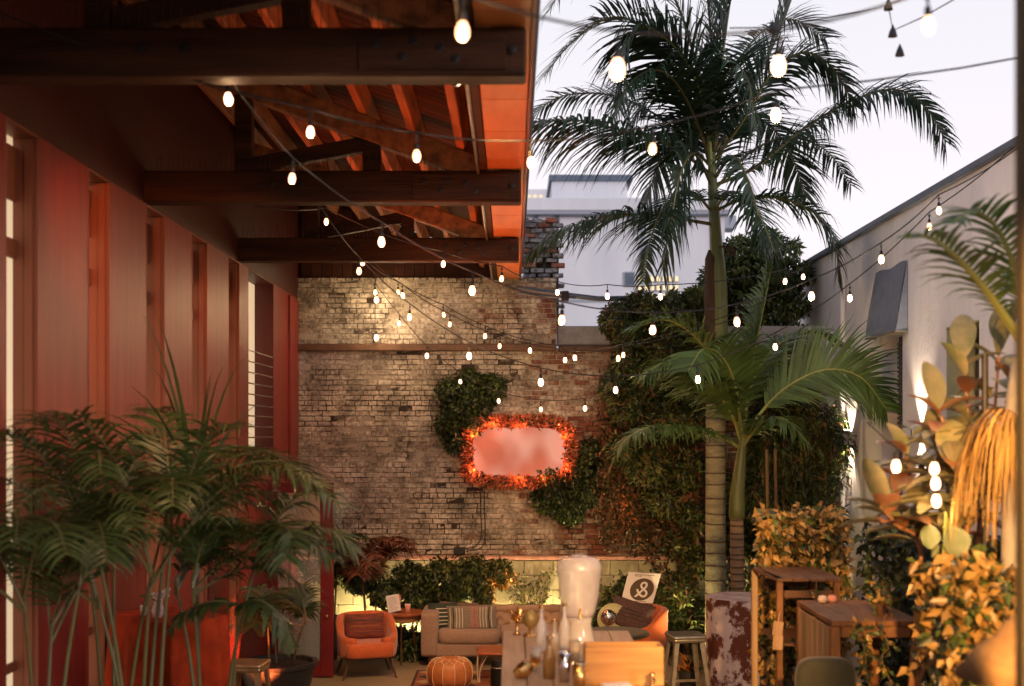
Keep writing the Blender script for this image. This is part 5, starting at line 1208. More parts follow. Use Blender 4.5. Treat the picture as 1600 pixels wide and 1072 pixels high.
link('leaves', leaf_mesh('leaves', [M['leafo'], M['leafm']], p - np.array(t['_o']), d_, rng.normal(size=(n, 3)) + [0, 0, 1], .20, .035, rng.integers(0, 2, n)), t)

# ============================================================ BLOTCHY ROUND COCKTAIL TABLE
c = G(1158, 13.5); t = wthing('cocktail_table', 'tall round table under a blotchy rust and white cloth', 'table', c)
g = MB(); g.tube([c, c + V((0, 0, 1.15))], .035, 10); obj('pedestal', g, M['iron'], t)
CL = wthing('tablecloth', 'blotchy rust and white cloth draped over the round cocktail table', 'tablecloth', c, None)
def cl_(u, v):
    a = 2 * PI * u; fold = v ** .7
    r = .385 * (1 + (.035 * math.sin(a * 9) + .02 * math.sin(a * 14 + 1)) * fold - .02 * v + .05 * v * v)
    return c + V((r * math.cos(a), r * math.sin(a), 1.185 - 1.15 * v))
g = MB(); g.grid(cl_, 96, 20, closed=True); obj('drape', g, M['hide'], CL, smooth=True)
g = MB(); g.lathe(c, [(.001, 1.192), (.2, 1.192), (.375, 1.19), (.385, 1.184)], 96, cap=False); obj('cloth_top', g, M['hidetop'], CL)
p = at(1184, 925, 13.5); p.z = 1.193
t = thing('drinking_glass', 'clear glass standing on the blotchy covered table', 'glass', p); g = MB(); g.lathe((0, 0, 0), [(.001, 0), (.035, 0), (.042, .14), (.039, .14), (.032, .01), (.001, .01)], 18, cap=False); obj('body', g, M['bottle'], t, smooth=True); g = MB(); g.lathe((0, 0, 0), [(.001, .02), (.034, .02), (.036, .06), (.001, .06)], 16, cap=False); obj('water', g, M['clearglass'], t)

# ============================================================ RUST CLOTH TABLE, left
tx, ty = -1.98, 8.9; a_ = math.radians(38)
t = wthing('buffet_table', 'square high table hidden under the rust tablecloth at left', 'table', (tx, ty, .74))
CX, CY = at(268, 972, 8.5).x, 8.5; h_ = .42
A = at(176, 970, 9.0); Bc = at(267, 972, 8.45); Cc = at(352, 968, 8.95); Dd = A + (Cc - Bc); zt = 1.66
cor = [V((p_.x, p_.y, zt)) for p_ in (A, Bc, Cc, Dd)]; ctr = sum(cor, V((0, 0, 0))) / 4
for q in cor:
    g = MB(); e_ = q.lerp(ctr, .12); g.tube([V((e_.x, e_.y, .74)), V((e_.x, e_.y, zt - .03))], .022, 6); obj('leg', g, M['iron'], t)
g = MB(); g.add([q.lerp(ctr, .02) - V((0, 0, .004)) for q in cor] + [q.lerp(ctr, .02) - V((0, 0, .03)) for q in cor], [(0, 1, 2, 3), (7, 6, 5, 4), (0, 4, 5, 1), (1, 5, 6, 2), (2, 6, 7, 3), (3, 7, 4, 0)]); obj('tabletop', g, M['walnut'], t)
CL = wthing('tablecloth', 'rust linen cloth hanging in folds over the left high table', 'tablecloth', ctr)
def cl2(u, v):
    s_ = u * 4 % 4; k = int(s_); f_ = s_ - k; p_ = cor[k].lerp(cor[(k + 1) % 4], f_); o_ = (p_ - ctr); o_.z = 0; o_.normalize()
    fold = .045 * math.sin(u * 4 * PI * 2 * 3.0 + .6 * math.sin(u * 30)) + .018 * math.sin(u * 61)
    q = p_ + o_ * (.012 + (fold + .05) * v ** .6); q.z = zt + .004 - .88 * v; return q
g = MB(); g.grid(cl2, 180, 12, closed=True); g.add([cl2(k / 180, 0) for k in range(180)] + [ctr + V((0, 0, .006))], [(k, (k + 1) % 180, 180) for k in range(180)]); obj('drape', g, M['rust_cloth'], CL, smooth=True)
p = V((at(247, 968, 8.8).x, 8.8, zt + .008)); t = thing('flower_vase', 'cream flowers in a small vase on the rust cloth', 'vase', p)
g = MB(); g.lathe((0, 0, 0), [(.001, 0), (.035, 0), (.05, .05), (.03, .10), (.036, .12), (.03, .12), (.001, .1)], 16, cap=False); obj('vase', g, M['bottle'], t, smooth=True)
for k in range(11):
    g = MB(); a = random.uniform(0, 6.3); q = V((random.uniform(-.05, .07), random.uniform(-.05, .05), random.uniform(.13, .20)))
    for j in range(7): g.superell(q + V((.014 * math.cos(j), .014 * math.sin(j), .004 * j % .01)), (.024, .024, .014), 1, 7, 4)
    g.tube([V((0, 0, .1)), q], .002, 4); obj('flower', g, M['flower'], t, smooth=True)
g = MB(); g.tube(bez([V((0, 0, .12)), V((-.06, 0, .15)), V((-.13, 0, .155))], 5), .01, 5); obj('sprig', g, M['leafm'], t)
p = V((at(226, 965, 8.9).x, 8.9, zt + .008)); t = thing('drinking_glass', 'short clear tumbler on the rust cloth beside the flowers', 'glass', p); g = MB(); g.lathe((0, 0, 0), [(.001, 0), (.03, 0), (.036, .07), (.033, .07), (.028, .01), (.001, .01)], 16, cap=False); obj('body', g, M['bottle'], t, smooth=True); g = MB(); g.lathe((0, 0, 0), [(.034, .066), (.037, .07), (.034, .073)], 16, cap=False); obj('rim', g, M['chrome'], t)
# pots and basket behind the door
c = G(495, 15.5); t = wthing('black_planter_tub', 'tall black tub behind the open door glass', 'planter', c); g = MB(); g.lathe(c, [(.19, 0), (.25, .62), (.27, .63), (.27, .67), (.24, .67), (.23, .6), (.001, .6)], 24, cap=False); obj('tub', g, M['pot'], t); g = MB(); g.lathe(c, [(.001, .602), (.23, .602)], 20, cap=False); obj('soil', g, M['soil'], t)
c = G(442, 14.3); t = wthing('copper_leaf_plant', 'brown leaved potted plant seen through the red door', 'plant', c); g = MB(); g.lathe(c, [(.12, 0), (.17, .28), (.15, .28), (.001, .24)], 18, cap=False); obj('pot', g, M['pot'], t)
for k in range(12):
    a = random.uniform(0, 6.3); z_ = .5 + .05 * k; q = c + V((0, 0, z_)); d = V((math.cos(a), math.sin(a) * .5 - .2, .35)).normalized(); s_ = d.cross(V((0, 0, 1))).normalized(); g = MB(); L = .26
    vs = []
    for j in range(6): f_ = j / 5; w_ = .055 * math.sin(PI * (f_ * .9 + .06)); vs += [q - s_ * w_, q + s_ * w_]; q = q + d * L / 5; d = (d - V((0, 0, .12))).normalized()
    g.add(vs, [(2 * j, 2 * j + 1, 2 * j + 3, 2 * j + 2) for j in range(5)]); obj('leaf', g, M['rubleafr'], t)
g = MB(); g.tube([c + V((0, 0, .2)), c + V((0, 0, 1.1))], .012, 6); obj('stem', g, M['bark'], t)

# ============================================================ BAR COUNTER
ZC = 1.65
BC = wthing('bar_counter', 'bleached oak bar counter at the bottom centre carrying glasses and bottles', 'counter', (.45, 7.3, .74))
for k in range(6):
    x0 = -.06 + k * .143; g = MB(); g.box((x0 + .0695, 7.1, ZC - .02), (.139, 2.42, .04), ch=.004); obj('plank', g, M['oak'], BC)
g = MB(); g.box((.37, 7.1, ZC - .08), (.82, 2.3, .07), ch=.005); obj('frame', g, M['cedar'], BC)
for (x, y) in ((.02, 6.0), (.74, 6.0), (.02, 8.2), (.74, 8.2)): g = MB(); g.box((x, y, (.742 + ZC - .117) / 2), (.08, .08, ZC - .117 - .742), ch=.005); obj('leg', g, M['cedar'], BC)
# wooden box on it
BX = wthing('wooden_box', 'golden pine box on the bar counter facing the camera', 'box', (.68, 6.6, ZC))
for (c, d) in (((.60, 6.50, ZC + .105), (.42, .018, .208)), ((.60, 6.65, ZC + .105), (.42, .018, .208)), ((.3995, 6.575, ZC + .104), (.018, .13, .205)), ((.8005, 6.575, ZC + .104), (.018, .13, .205)), ((.60, 6.575, ZC + .012), (.38, .128, .016))):
    g = MB(); g.box(c, d, ch=.003); obj('panel', g, M['pine'], BX)
# drink dispenser
c = V((at(905, 1000, 7.9).x, 7.9, ZC)); DS = wthing('drink_dispenser', 'large frosted glass drink dispenser on the bar counter', 'dispenser', c)
g = MB(); g.lathe(c, [(.001, .16), (.085, .16), (.105, .19), (.125, .28), (.142, .42), (.146, .47), (.138, .52), (.11, .545), (.001, .55)], 32, cap=False); obj('jar', g, M['frost'], DS, smooth=True)
g = MB(); g.lathe(c, [(.145, .465), (.150, .475), (.150, .495), (.143, .503)], 32, cap=False); g.lathe(c, [(.001, .548), (.05, .55), (.06, .556), (.04, .566), (.001, .568)], 24, cap=False); obj('lid', g, M['clearglass'], DS, smooth=True)
g = MB(); g.lathe(c, [(.105, .0), (.098, .03), (.078, .12), (.088, .158), (.083, .158), (.073, .12), (.093, .03), (.10, 0)], 28, cap=False); obj('stand', g, M['bottle'], DS, smooth=True)
g = MB(); g.tube([c + V((0, -.09, .20)), c + V((0, -.15, .20)), c + V((0, -.155, .17))], .011, 8); g.box(c + V((0, -.14, .215)), (.012, .012, .035)); obj('spigot', g, M['brass'], DS)
# globe-like ornament and others
def ornament():
    c = V((at(828, 982, 8.1).x, 8.1, ZC)); t = wthing('globe_ornament', 'brass green globe ornament standing at the far left counter corner', 'ornament', c)
    g = MB(); g.lathe(c, [(.001, 0), (.05, 0), (.045, .012), (.012, .02), (.01, .055), (.001, .06)], 18, cap=False); obj('foot', g, M['brass'], t, smooth=True)
    g = MB(); g.superell(c + V((0, 0, .115)), (.098, .098, .12), 1, 20, 14); obj('globe', g, mat('mottled_green_gold', (.30, .26, .09), .4, 0, 30, col2=(.45, .25, .06), metal=.3), t, smooth=True)
    g = MB(); g.tube([c + V((.055 * math.cos(a), 0, .115 + .068 * math.sin(a))) for a in [k * .4 - 1.6 for k in range(9)]], .004, 5); obj('arc', g, M['brass'], t)
    c = V((at(808, 980, 8.15).x, 8.15, ZC)); t = wthing('gold_leaf_figurine', 'small gilded leafy figurine beside the globe ornament', 'figurine', c); g = MB(); g.lathe(c, [(.001, 0), (.03, 0), (.012, .02), (.01, .08), (.02, .10), (.001, .12)], 12, cap=False); obj('stem', g, M['brass'], t, smooth=True)
    n = 30; p = np.array([tuple(c + V((0, 0, .12)))] * n) + rng.normal(0, .014, (n, 3)); link('leaves', leaf_mesh('leaves', M['brass'], p - np.array(t['_o']), rng.normal(size=(n, 3)) + [0, 0, .2], rng.normal(size=(n, 3)), .05, .025), t)
ornament()
def bottle(px, Y, h, r, m, lb, cat='bottle', neck=True, nm='glass_bottle'):
    c = V((at(px, 900, Y).x, Y, ZC)); t = wthing(nm, lb, cat, c); g = MB()
    if neck: g.lathe(c, [(.001, 0), (r, 0), (r, h * .55), (r * .8, h * .66), (r * .38, h * .75), (r * .34, h * .95), (r * .42, h * .96), (r * .42, h), (.001, h)], 18, cap=False)
    else: g.lathe(c, [(.001, 0), (r * .8, 0), (r, h), (r * .93, h), (r * .74, h * .04), (.001, h * .04)], 20, cap=False)
    obj('body', g, m, t, smooth=True); g = MB()
    if neck: g.lathe(c, [(r * .2, h * .99), (r * .5, h * .99), (r * .5, h * 1.06), (.001, h * 1.06)], 12, cap=False); obj('stopper', g, M['brass'], t)
    else: g.lathe(c, [(r * .95, h * .985), (r * 1.04, h), (r * .95, h * 1.012)], 20, cap=False); obj('rim', g, M['chrome'], t)
amber = mat('amber_liquor_glass', (.50, .27, .07), .08, .2, 10, spec=1., coat=1., trans=.25); pale = mat('pale_liquor_glass', (.62, .50, .34), .08, .2, 10, spec=1., coat=1., trans=.3)
bottle(846, 7.5, .27, .034, M['bottle'], 'clear bottle with brass stopper, tallest at the left of the group')
bottle(866, 7.2, .235, .034, pale, 'pale bottle standing between the clear bottles on the counter')
bottle(882, 7.6, .27, .032, M['bottle'], 'slim clear bottle just left of the drink dispenser')
bottle(858, 6.7, .22, .034, amber, 'amber bottle near the front of the counter group')
bottle(882, 6.6, .16, .036, M['chrome'], 'polished shaker tin in the middle of the counter group', 'shaker', False, 'shaker_tin')
bottle(905, 6.35, .15, .037, M['brass'], 'brass tumbler nearest the camera beside the pine box', 'tumbler', False, 'brass_tumbler')
bottle(838, 6.9, .13, .03, M['bottle'], 'short clear glass at the left edge of the bottle group', 'glass', False, 'short_glass')
bottle(898, 7.2, .12, .035, pale, 'squat pale glass before the dispenser foot', 'glass', False, 'short_glass')
bottle(922, 7.0, .11, .03, M['bottle'], 'low clear glass just behind the pine box', 'glass', False, 'short_glass')
c = V((at(818, 1050, 6.7).x, 6.7, ZC)); t = wthing('brass_pineapple', 'ornate brass pineapple lying on the left of the counter', 'ornament', c); g = MB()
Rq = Matrix.Rotation(.9, 3, 'Y')
g.lathe(c + V((0, 0, .045)), [(.001, -.06), (.03, -.05), (.044, -.01), (.042, .03), (.024, .055), (.001, .06)], 18, R=Rq, cap=False, wob=.10); obj('body', g, M['brass'], t)
n = 26; q = c + V((0, 0, .045)) + Rq @ V((0, 0, .055)); p = np.array([tuple(q)] * n) + rng.normal(0, .006, (n, 3)); link('leaves', leaf_mesh('leaves', M['brass'], p - np.array(t['_o']), rng.normal(size=(n, 3)) * .5 + np.array(tuple(Rq @ V((0, 0, 1)))), rng.normal(size=(n, 3)), .06, .016), t)
c = V((at(1018, 1062, 6.4).x, 6.38, ZC)); t = wthing('brass_figurine', 'small brass figurine in front of the pine box', 'figurine', c); g = MB(); g.lathe(c, [(.001, 0), (.028, 0), (.022, .012), (.012, .03), (.022, .05), (.010, .07), (.018, .085), (.001, .10)], 14, cap=False); obj('body', g, M['brass'], t, smooth=True); g = MB(); g.lathe(c, [(.029, .0), (.032, .004), (.029, .009)], 14, cap=False); obj('foot', g, M['brass'], t)
for (px, Y, lb) in ((960, 6.36, 'folded cream napkin in front of the pine box'), ):
    c = V((at(px, 900, Y).x, Y, ZC)); t = wthing('napkin', lb, 'napkin', c)
    for j in range(4): g = MB(); g.box(c + V((.004 * j, 0, .006 + .009 * j)), (.15, .10, .007), rz=.06 * j, ch=.003); obj('fold', g, M['paper'], t)

# ============================================================ RIGHT FOREGROUND: high table, rack, hedge, rubber plants
HT = wthing('high_table', 'cedar high table with pale plank side, lit orange at front', 'table', (2.25, 8.0, .74))
zt = 1.845; x0, x1, y0, y1 = 1.97, 2.53, 7.5, 8.43
for k in range(4):
    w_ = (x1 - x0) / 4; g = MB(); g.box((x0 + w_ * (k + .5), (y0 + y1) / 2, zt - .02), (w_ - .006, y1 - y0, .035), ch=.004); obj('plank', g, M['cedar'], HT)
for y in (y0 + .03, y1 - .03): g = MB(); g.box(((x0 + x1) / 2, y, zt - .075), (x1 - x0 - .13, .03, .07), ch=.004); obj('apron', g, M['cedar'], HT)
for (x, y) in ((x0 + .03, y0 + .035), (x1 - .03, y0 + .035), (x0 + .03, y1 - .035), (x1 - .03, y1 - .035)): g = MB(); g.box((x, y, (.742 + zt - .04) / 2), (.06, .06, zt - .04 - .742), ch=.006); obj('leg', g, M['cedar'], HT)
for k in range(6):
    w_ = .135; y = y0 + .14 + k * .145; g = MB(); g.box((x0 + .012, y, 1.33), (.018, w_, .92), ch=.003); obj('side_plank', g, M['plank'], HT)
RK = wthing('display_rack', 'dark wooden display rack with light corner post behind the high table', 'rack', (2.1, 9.0, .74))
pA = at(1179, 893, 9.3); pB = at(1219, 911, 8.6); zr = 1.95
for (x, y, mm) in ((pA.x, 9.3, 'plank'), (pB.x, 8.62, 'cedar'), (2.30, 8.62, 'cedar'), (2.30, 9.3, 'cedar')):
    g = MB(); g.box((x, y, (.742 + zr) / 2), (.045, .045, zr - .742), ch=.005); obj('post', g, M[mm], RK)
g = MB(); g.beam((pA.x, 9.28, zr + .012), (pB.x, 8.6, zr + .012), .045, .022); obj('rail', g, M['walnut'], RK)
for k in range(4): g = MB(); g.box((pB.x + .03 + k * .118, 8.96, zr + .012), (.112, .76, .022), ch=.003); obj('top_plank', g, M['walnut'], RK)
for y in (8.62, 9.3): g = MB(); g.box((2.10, y, zr - .09), (.34, .022, .05)); obj('rail', g, M['walnut'], RK)
g = MB(); g.box((2.10, 8.96, 1.5), (.40, .66, .02)); obj('shelf', g, M['walnut'], RK)
for j, (zz, rr_) in enumerate(((1.62, .04), (1.52, -.05))):
    t = wthing('tag', ('upper' if j == 0 else 'lower') + ' small brown card tag hanging on the rack post', 'tag', (pB.x - .03, 8.585, zz)); g = MB(); g.box((pB.x - .02, 8.585, zz), (.07, .004, .10), rot=Matrix.Rotation(rr_ + .1, 3, 'Y')); obj('card', g, M['plank'], t); g = MB(); g.tube([(pB.x - .02, 8.585, zz + .05), (pB.x, 8.59, zz + .12)], .0015, 4); obj('string', g, M['stitch'], t)
v = wthing('trailing_vine', 'golden lit vine tangled over the display rack and high table legs', 'vine', (1.97, 8.5, 1.9))
P_ = []
g = MB()
for k in range(7):
    q = V((random.uniform(1.93, 2.5), random.choice((7.47, 8.57)), random.uniform(1.6, 1.98))); P = [q]
    for j in range(8): q = q + V((random.uniform(-.05, .05), random.uniform(-.015, .015), -random.uniform(.03, .10))); P.append(q); P_.append(q)
    g.tube(bez(P, 14), .004, 5)
obj('stem', g, M['bark'], v); P_ = np.array([tuple(p) for p in P_]); n = 230; k = rng.choice(len(P_), n)
link('leaves', leaf_mesh('leaves', [M['hedge'], M['leafm'], M['hedged']], P_[k] + rng.normal(0, .022, (n, 3)) - np.array(v['_o']), rng.normal(size=(n, 3)) - [0, .4, .5], rng.normal(size=(n, 3)) * .5 + [0, -1, .2], .055, .032, rng.integers(0, 3, n)), v)
# things on the high table
def onpot(x, y, z_, lb, seed, mm, n=70, s_=.09, ht=.10):
    random.seed(seed); t = wthing('table_plant', lb, 'plant', (x, y, z_)); g = MB(); g.lathe((x, y, z_), [(.001, 0), (.035, 0), (.045, .07), (.04, .07), (.001, .06)], 14, cap=False); obj('pot', g, M['clearglass'] if mm == 'x' else M['walnut'], t)
    p = np.array([[x, y, z_ + ht]] * n) + rng.normal(0, s_ * .45, (n, 3)); link('leaves', leaf_mesh('leaves', [M['hedge'], M['leafm']], p - np.array(t['_o']), rng.normal(size=(n, 3)) + [0, 0, .3], rng.normal(size=(n, 3)) + [0, 0, .5], s_ * .6, s_ * .3, rng.integers(0, 2, n)), t)
onpot(2.36, 7.75, zt, 'small golden lit plant on the cedar high table', 3, 'w'); onpot(2.42, 7.98, zt, 'little potted sprig at the back of the high table', 4, 'w', 50, .07)
for (x, y, lb) in ((2.12, 8.3, 'pale round pebble candle on the high table corner'), (2.19, 8.32, 'small orange votive candle on the high table')):
    t = wthing('votive_candle', lb, 'candle', (x, y, zt)); g = MB(); g.lathe((x, y, zt - .002), [(.001, 0), (.026, .0), (.034, .02), (.026, .045), (.001, .05)], 14, cap=False); obj('wax', g, M['flower'] if 'pale' in lb else M['terracottac'], t, smooth=True); g = MB(); g.tube([(x, y, zt + .045), (x, y, zt + .06)], .0015, 4); obj('wick', g, M['ink'], t)
c = V((1.80, 7.25, .74)); t = wthing('bar_chair', 'dark olive rounded bar chair tucked under the high table', 'chair', c)
g = MB(); g.superell((1.86, 7.22, 1.47), (.36, .12, .40), .5, 24, 16); obj('backrest', g, M['olive'], t, smooth=True); g = MB(); g.superell((1.86, 7.42, 1.25), (.38, .38, .10), .4, 24, 10); obj('seat', g, M['olive'], t, smooth=True)
for (x, y) in ((1.72, 7.28), (2.0, 7.28), (1.72, 7.56), (2.0, 7.56)): g = MB(); g.tube([(x, y, 1.22), (x, y, .742)], .014, 6); obj('leg', g, M['iron'], t)

def hedge(name, label, bx, n300, ntot, ln, mats, mi_p, planter=True):
    x0, x1, y0, y1, z0, z1 = bx; t = wthing(name, label, 'hedge', ((x0 + x1) / 2, (y0 + y1) / 2, .74))
    if planter: g = MB(); g.box(((x0 + x1) / 2, (y0 + y1) / 2, .74 + .18), (x1 - x0 - .04, y1 - y0 - .04, .355), ch=.01); obj('planter', g, M['pot'], t)
    g = MB()
    for k in range(10): a = V((random.uniform(x0 + .08, x1 - .08), random.uniform(y0 + .08, y1 - .08), 1.08)); g.tube(bez([a, a + V((random.uniform(-.1, .1), random.uniform(-.05, .05), (z1 - 1.1) * .5)), a + V((random.uniform(-.12, .12), random.uniform(-.05, .05), z1 - 1.2))], 6), .010, 5)
    obj('stems', g, M['bark'], t)
    N = ntot; u = rng.random((N, 3)); f = rng.random(N)
    p = np.stack([x0 + (x1 - x0) * u[:, 0], y0 + (y1 - y0) * u[:, 1] ** 1.6, z0 + (z1 - z0) * u[:, 2]], 1)
    face = rng.random(N); p[face < .42, 1] = y0 + rng.uniform(-.02, .07, (face < .42).sum()); s_ = (face > .42) & (face < .6); p[s_, 0] = x0 + rng.uniform(-.02, .06, s_.sum()); s_ = (face > .6) & (face < .72); p[s_, 2] = z1 + rng.uniform(-.08, .03, s_.sum())
    p += rng.normal(0, .015, p.shape); p[:, 2] += .05 * np.sin(p[:, 0] * 17 + p[:, 1] * 9)
    d_ = rng.normal(size=(N, 3)) * .6 + [0, -.5, -.4]; nr_ = rng.normal(size=(N, 3)) * .5 + [-.1, -.9, .5]; L = rng.uniform(.7, 1.3, N) * ln; mi = rng.choice(len(mi_p), N, p=mi_p)
    front = np.argsort(p[:, 1] + p[:, 0] * .3)[:n300]; rest = np.setdiff1d(np.arange(N), front); off = np.array(t['_o'])
    o = link('leaf', leaf_mesh('leaf', mats, p[rest] - off, d_[rest], nr_[rest], L[rest], L[rest] * .55, mi[rest]), t); o['kind'] = 'stuff'
    for k in front: link('leaf', leaf_mesh('leaf', mats[mi[k]], [p[k] - off], [d_[k]], [nr_[k]], L[k], L[k] * .55), t)
    return t
hedge('hedge', 'far golden lit hedge above the dark display rack', (1.98, 2.62, 9.45, 9.85, 1.1, 2.34), 120, 4000, .075, [M['hedge'], M['leafm'], M['hedged']], [.65, .2, .15])
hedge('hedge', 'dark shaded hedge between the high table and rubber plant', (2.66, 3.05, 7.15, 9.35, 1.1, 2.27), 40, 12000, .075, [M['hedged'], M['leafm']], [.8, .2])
hedge('hedge', 'nearest golden lit hedge at the lower right', (2.22, 2.62, 6.15, 6.75, 1.05, 2.30), 290, 2600, .085, [M['hedge'], M['hedged'], M['leafm']], [.55, .25, .2])

def big_leaf(parent, q, d, L, W, m, nrm=None):
    d = V(d).normalized(); s_ = d.cross(nrm or V((0, 0, 1)))
    s_ = s_.normalized() if s_.length > .1 else V((1, 0, 0)); g = MB(); vs = []; k_ = 8
    for j in range(k_ + 1):
        f_ = j / k_; w_ = W / 2 * max(.02, math.sin(PI * (f_ * .93 + .035)) ** .75); nn = s_.cross(d)
        if nn.z < 0: nn = -nn
        vs += [q - s_ * w_ + nn * w_ * .35, q + V((0, 0, 0)), q + s_ * w_ + nn * w_ * .35]; q = q + d * L / k_; d = (d - V((0, 0, .06 + .05 * f_))).normalized()
    g.add(vs, [(3 * j, 3 * j + 1, 3 * j + 4, 3 * j + 3) for j in range(k_)] + [(3 * j + 1, 3 * j + 2, 3 * j + 5, 3 * j + 4) for j in range(k_)]); return obj('leaf', g, m, parent, smooth=True)
def rubber(base, label, stems, seed, red=.25, Lr=(.17, .27), n=13):
    random.seed(seed); t = wthing('rubber_plant', label, 'plant', base, None); g = MB(); g.lathe(base, [(.16, 0), (.2, .35), (.18, .35), (.001, .3)], 20, cap=False); obj('pot', g, M['pot'], t)
    for S_ in stems:
        P = bez([V(base) + V((0, 0, .3))] + S_, 16); g = MB(); g.tube(P, [.016 - .0006 * k for k in range(17)], 6); obj('stem', g, M['rubleafr'], t, smooth=True)
        for k in range(n):
            f_ = .38 + .62 * k / (n - 1); i = min(15, int(f_ * 16)); q = P[i].lerp(P[i + 1], f_ * 16 - i); a = k * 2.4 + random.uniform(-.4, .4); el = random.uniform(-.1, .7) + (.5 if k > n - 4 else 0)
            L = random.uniform(*Lr); big_leaf(t, q, (math.cos(a) * math.cos(el), math.sin(a) * math.cos(el) * .8, math.sin(el)), L, L * random.uniform(.40, .55), M['rubleafr'] if random.random() < red else M['rubleaf'])
    return t
rubber((2.25, 7.0, .74), 'variegated rubber plant with large cream and green leaves over the hedge', [[at(1440, 860, 6.9), at(1430, 780, 6.9), at(1412, 700, 6.8)], [at(1465, 860, 6.9), at(1480, 760, 6.9), at(1455, 680, 6.9)], [at(1440, 880, 6.9), at(1400, 820, 6.7), at(1375, 790, 6.6)], [at(1480, 860, 6.8), at(1500, 790, 6.6), at(1490, 720, 6.5)]], 31, .2, (.20, .34), 22)
rubber((2.62, 7.05, .74), 'taller copper leaved rubber plant around the thin dark pole', [[at(1500, 840, 6.9), at(1515, 700, 6.9), at(1505, 560, 6.9)], [at(1530, 820, 6.9), at(1550, 680, 6.9), at(1562, 540, 6.9)], [at(1510, 800, 6.8), at(1490, 700, 6.7), at(1465, 640, 6.7)], [at(1540, 800, 6.8), at(1575, 690, 6.7), at(1590, 590, 6.7)]], 32, .35, (.20, .34), 20)
t = wthing('broad_leaf_plant', 'two wide pale green leaves resting on top of the near hedge', 'plant', (2.2, 6.45, .74))
big_leaf(t, at(1485, 823, 6.45), (.25, -.3, -1), .17, .15, M['paleleaf'], V((0, -1, .2))); big_leaf(t, at(1452, 820, 6.5), (-.1, -.3, -1), .13, .11, M['paleleaf'], V((0, -1, .2)))
g = MB(); g.tube([(2.2, 6.45, .74), at(1478, 800, 6.45), at(1484, 824, 6.45)], .008, 5); obj('stem', g, M['rachis'], t)
t = wthing('black_pole', 'thin black metal pole rising through the rubber plant', 'pole', (at(1539, 600, 6.6).x, 6.6, .74)); g = MB(); g.tube([(at(1539, 600, 6.6).x, 6.6, .742), at(1539, 555, 6.6)], .018, 8); obj('tube', g, M['iron'], t); g = MB(); g.lathe((at(1539, 600, 6.6).x, 6.6, .742), [(.001, .012), (.09, .01), (.09, 0)], 16, cap=False); obj('foot', g, M['iron'], t)
t = wthing('string_lights', 'short warm bulb string wound through the rubber plant leaves', 'string lights', at(1400, 718, 6.4), 'strings of warm bulbs across the courtyard'); g = MB(); P = [at(1355, 660, 7.0), at(1400, 700, 6.45), at(1430, 715, 6.5), at(1460, 700, 6.4), at(1463, 745, 6.4), at(1464, 765, 6.4), at(1500, 740, 6.6)]; g.tube(bez(P, 20), .004, 4); obj('cable', g, M['rubber'], t)
for p_ in ((1400, 718), (1460, 722), (1462, 745), (1463, 772)):
    b_ = link('bulb', BULB, t, at(*p_, 6.35) - V(t.location)); b_.scale = (.8, .8, .8); lamp('glow', 'POINT', (0, 0, -.125), 2.5, (1, .6, .3), b_, .02, local=True); link('socket', SOCK, b_)

# near palm with a dry straw skirt at the right edge
b = G(1592, 6.3); b.z = .74
SK = wthing('skirted_palm', 'grey trunked palm with shaggy golden dry skirt at the right edge', 'palm', b)
g = MB(); g.tube([b, at(1588, 870, 6.3), at(1592, 650, 6.3), at(1600, 560, 6.3)], [.085, .075, .075, .06], 16); obj('trunk', g, M['trunkg'], SK, smooth=True)
random.seed(41)
for k in range(240):
    a = random.uniform(0, 6.28); q = at(1590, 655 + random.uniform(-12, 25), 6.3) + V((.06 * math.cos(a), .06 * math.sin(a), 0)); d = V((math.cos(a) * 1.0, math.sin(a) * 1.0, .15)).normalized(); L = random.uniform(.35, .85); g = MB(); vs = []; s_ = d.cross(V((0, 0, 1))).normalized()
    ww0 = random.uniform(.003, .010)
    for j in range(9):
        f_ = j / 8; ww = ww0 * (1 - .7 * f_ ** 2); vs += [q - s_ * ww, q + s_ * ww]; q = q + d * L / 8; d = (d + V((random.uniform(-.12, .12), random.uniform(-.12, .12), -1.1)) * (.9 if j < 3 else .3)).normalized(); s_ = (s_ + V((random.uniform(-.4, .4), random.uniform(-.4, .4), 0))).normalized()
    g.add(vs, [(2 * j, 2 * j + 1, 2 * j + 3, 2 * j + 2) for j in range(8)]); obj('dry_leaf', g, M['straw'], SK)
frond('frond', [at(1602, 545, 6.3), at(1560, 480, 6.1), at(1505, 412, 5.9), at(1455, 372, 5.8), at(1415, 372, 5.75)], SK, [M['palmy'], M['rachis']], n=26, ln=.30, wd=.030, droop=1.2, lift=.3, sweep=.6, start=.25, rad=.024)
frond('frond', [at(1602, 545, 6.3), at(1590, 440, 6.2), at(1560, 360, 6.1), at(1520, 330, 6.0), at(1490, 350, 5.9)], SK, [M['palmy'], M['rachis']], n=26, ln=.30, wd=.028, droop=.9, lift=.4, sweep=.6, start=.25, rad=.018)
frond('frond', [at(1602, 545, 6.3), at(1640, 430, 6.4), at(1680, 380, 6.4)], SK, [M['palmy'], M['rachis']], n=26, ln=.34, wd=.028, droop=.9, lift=.4, sweep=.6, start=.2, rad=.018)
frond('frond', [at(1602, 545, 6.3), at(1610, 500, 6.9), at(1600, 440, 7.3), at(1570, 430, 7.5)], SK, [M['palmy'], M['rachis']], n=22, ln=.34, wd=.028, droop=.9, lift=.4, sweep=.6, start=.2, rad=.016)
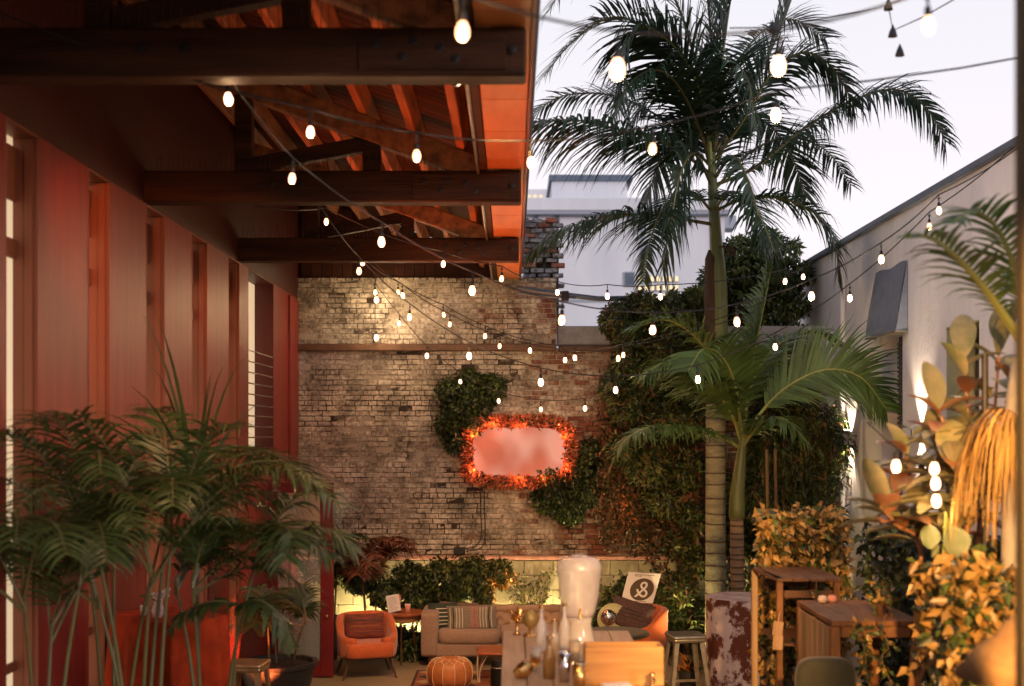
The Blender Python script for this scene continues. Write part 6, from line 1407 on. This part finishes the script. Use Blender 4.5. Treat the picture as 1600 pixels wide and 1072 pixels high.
# edge post and tan shade
t = wthing('timber_post', 'blurred olive brown timber post at the far right edge', 'post', (at(1612, 300, 3.4).x, 3.4, .74)); g = MB(); g.box((at(1612, 300, 3.4).x, 3.4, 2.9), (.07, .07, 4.3), ch=.006); obj('shaft', g, M['edgepost'], t); g = MB(); g.box((at(1612, 300, 3.4).x, 3.4, .76), (.12, .12, .03)); obj('foot', g, M['iron'], t)
c = at(1618, 1005, 4.2); t = wthing('woven_shade', 'tan curved woven shade at the lower right corner', 'lamp shade', (c.x, c.y, .74)); g = MB(); g.lathe(c, [(.05, .10), (.10, .07), (.13, .02), (.20, -.03), (.27, -.12), (.26, -.12), (.19, -.04), (.12, .01), (.04, .09)], 40, cap=False, wob=.01); obj('shade', g, M['tan'], t, smooth=True); g = MB(); g.tube([(c.x, c.y, .742), (c.x, c.y, c.z + .08)], .018, 8); obj('stem', g, M['walnut'], t)

# unseen warm lamps added on the trusses and beside the camera for golden light
def added_warmflood(p, target, label, en, spot=75, col=(1, .50, .15)):
    t = wthing('added_spot_lamp', label, 'lamp', p, None); p = V(p); d = (V(target) - p).normalized(); R = d.to_track_quat('Z', 'Y').to_matrix(); g = MB()
    g.lathe(p, [(.02, -.10), (.05, -.09), (.06, .0), (.06, .03)], 14, R=R); g.tube([p - d * .05, p - d * .05 + V((0, 0, .12))], .01, 6); obj('housing', g, M['iron'], t); g = MB(); g.lathe(p, [(.001, .031), (.05, .031), (.05, .036), (.001, .036)], 14, R=R); obj('lens', g, M['lamp_hot'], t)
    l_ = lamp('beam', 'SPOT', p + d * .05, en, col, t, .06, spot=spot, blend=.7); aim(l_, d)
tl = V((1.15, 1.2, 3.45))  # unseen lamp added to throw golden light on the right hedge
t = wthing('added_tripod_lamp', 'added tripod flood lamp beside the camera aimed at the right hedge', 'lamp', (1.15, 1.2, .74)); d = (V((2.3, 7.2, 1.85)) - tl).normalized(); R = d.to_track_quat('Z', 'Y').to_matrix()
g = MB(); g.lathe(tl, [(.02, -.10), (.07, -.08), (.09, .0), (.09, .03)], 16, R=R); obj('housing', g, M['iron'], t)
g = MB(); g.lathe(tl, [(.001, .031), (.08, .031), (.08, .036), (.001, .036)], 16, R=R); obj('lens', g, M['lamp_hot'], t)
g = MB(); g.tube([(1.15, 1.2, 1.2), tl], .014, 8); obj('pole', g, M['iron'], t)
for k in range(3): g = MB(); a = k * 2.094; g.tube([(1.15, 1.2, 1.6), (1.15 + .5 * math.cos(a), 1.2 + .5 * math.sin(a), .745)], .010, 6); obj('leg', g, M['iron'], t)
l_ = lamp('beam', 'SPOT', tl + d * .05, 3300, (1, .50, .15), t, .09, spot=42, blend=.6); aim(l_, d)
added_warmflood((-.55, 3.2, 4.80), (.6, 7.2, 1.7), 'added warm spot lamp on the overhead truss aimed at the bar', 260, 45)
added_warmflood((-.9, 6.70, 4.98), (-2.0, 8.2, 1.4), 'added warm spot lamp on the far side of the nearest truss over the left palms', 130, 80, (1, .50, .20))
added_warmflood((-.5, 10.22, 4.98), (-.5, 15.3, .4), 'added warm spot lamp on the far side of the middle truss aimed at the lounge', 900, 46, (1, .55, .22))
added_warmflood((-.3, 6.72, 4.98), (2.3, 9.5, 2.0), 'added warm spot lamp on the nearest truss aimed at the far hedge', 620, 34)
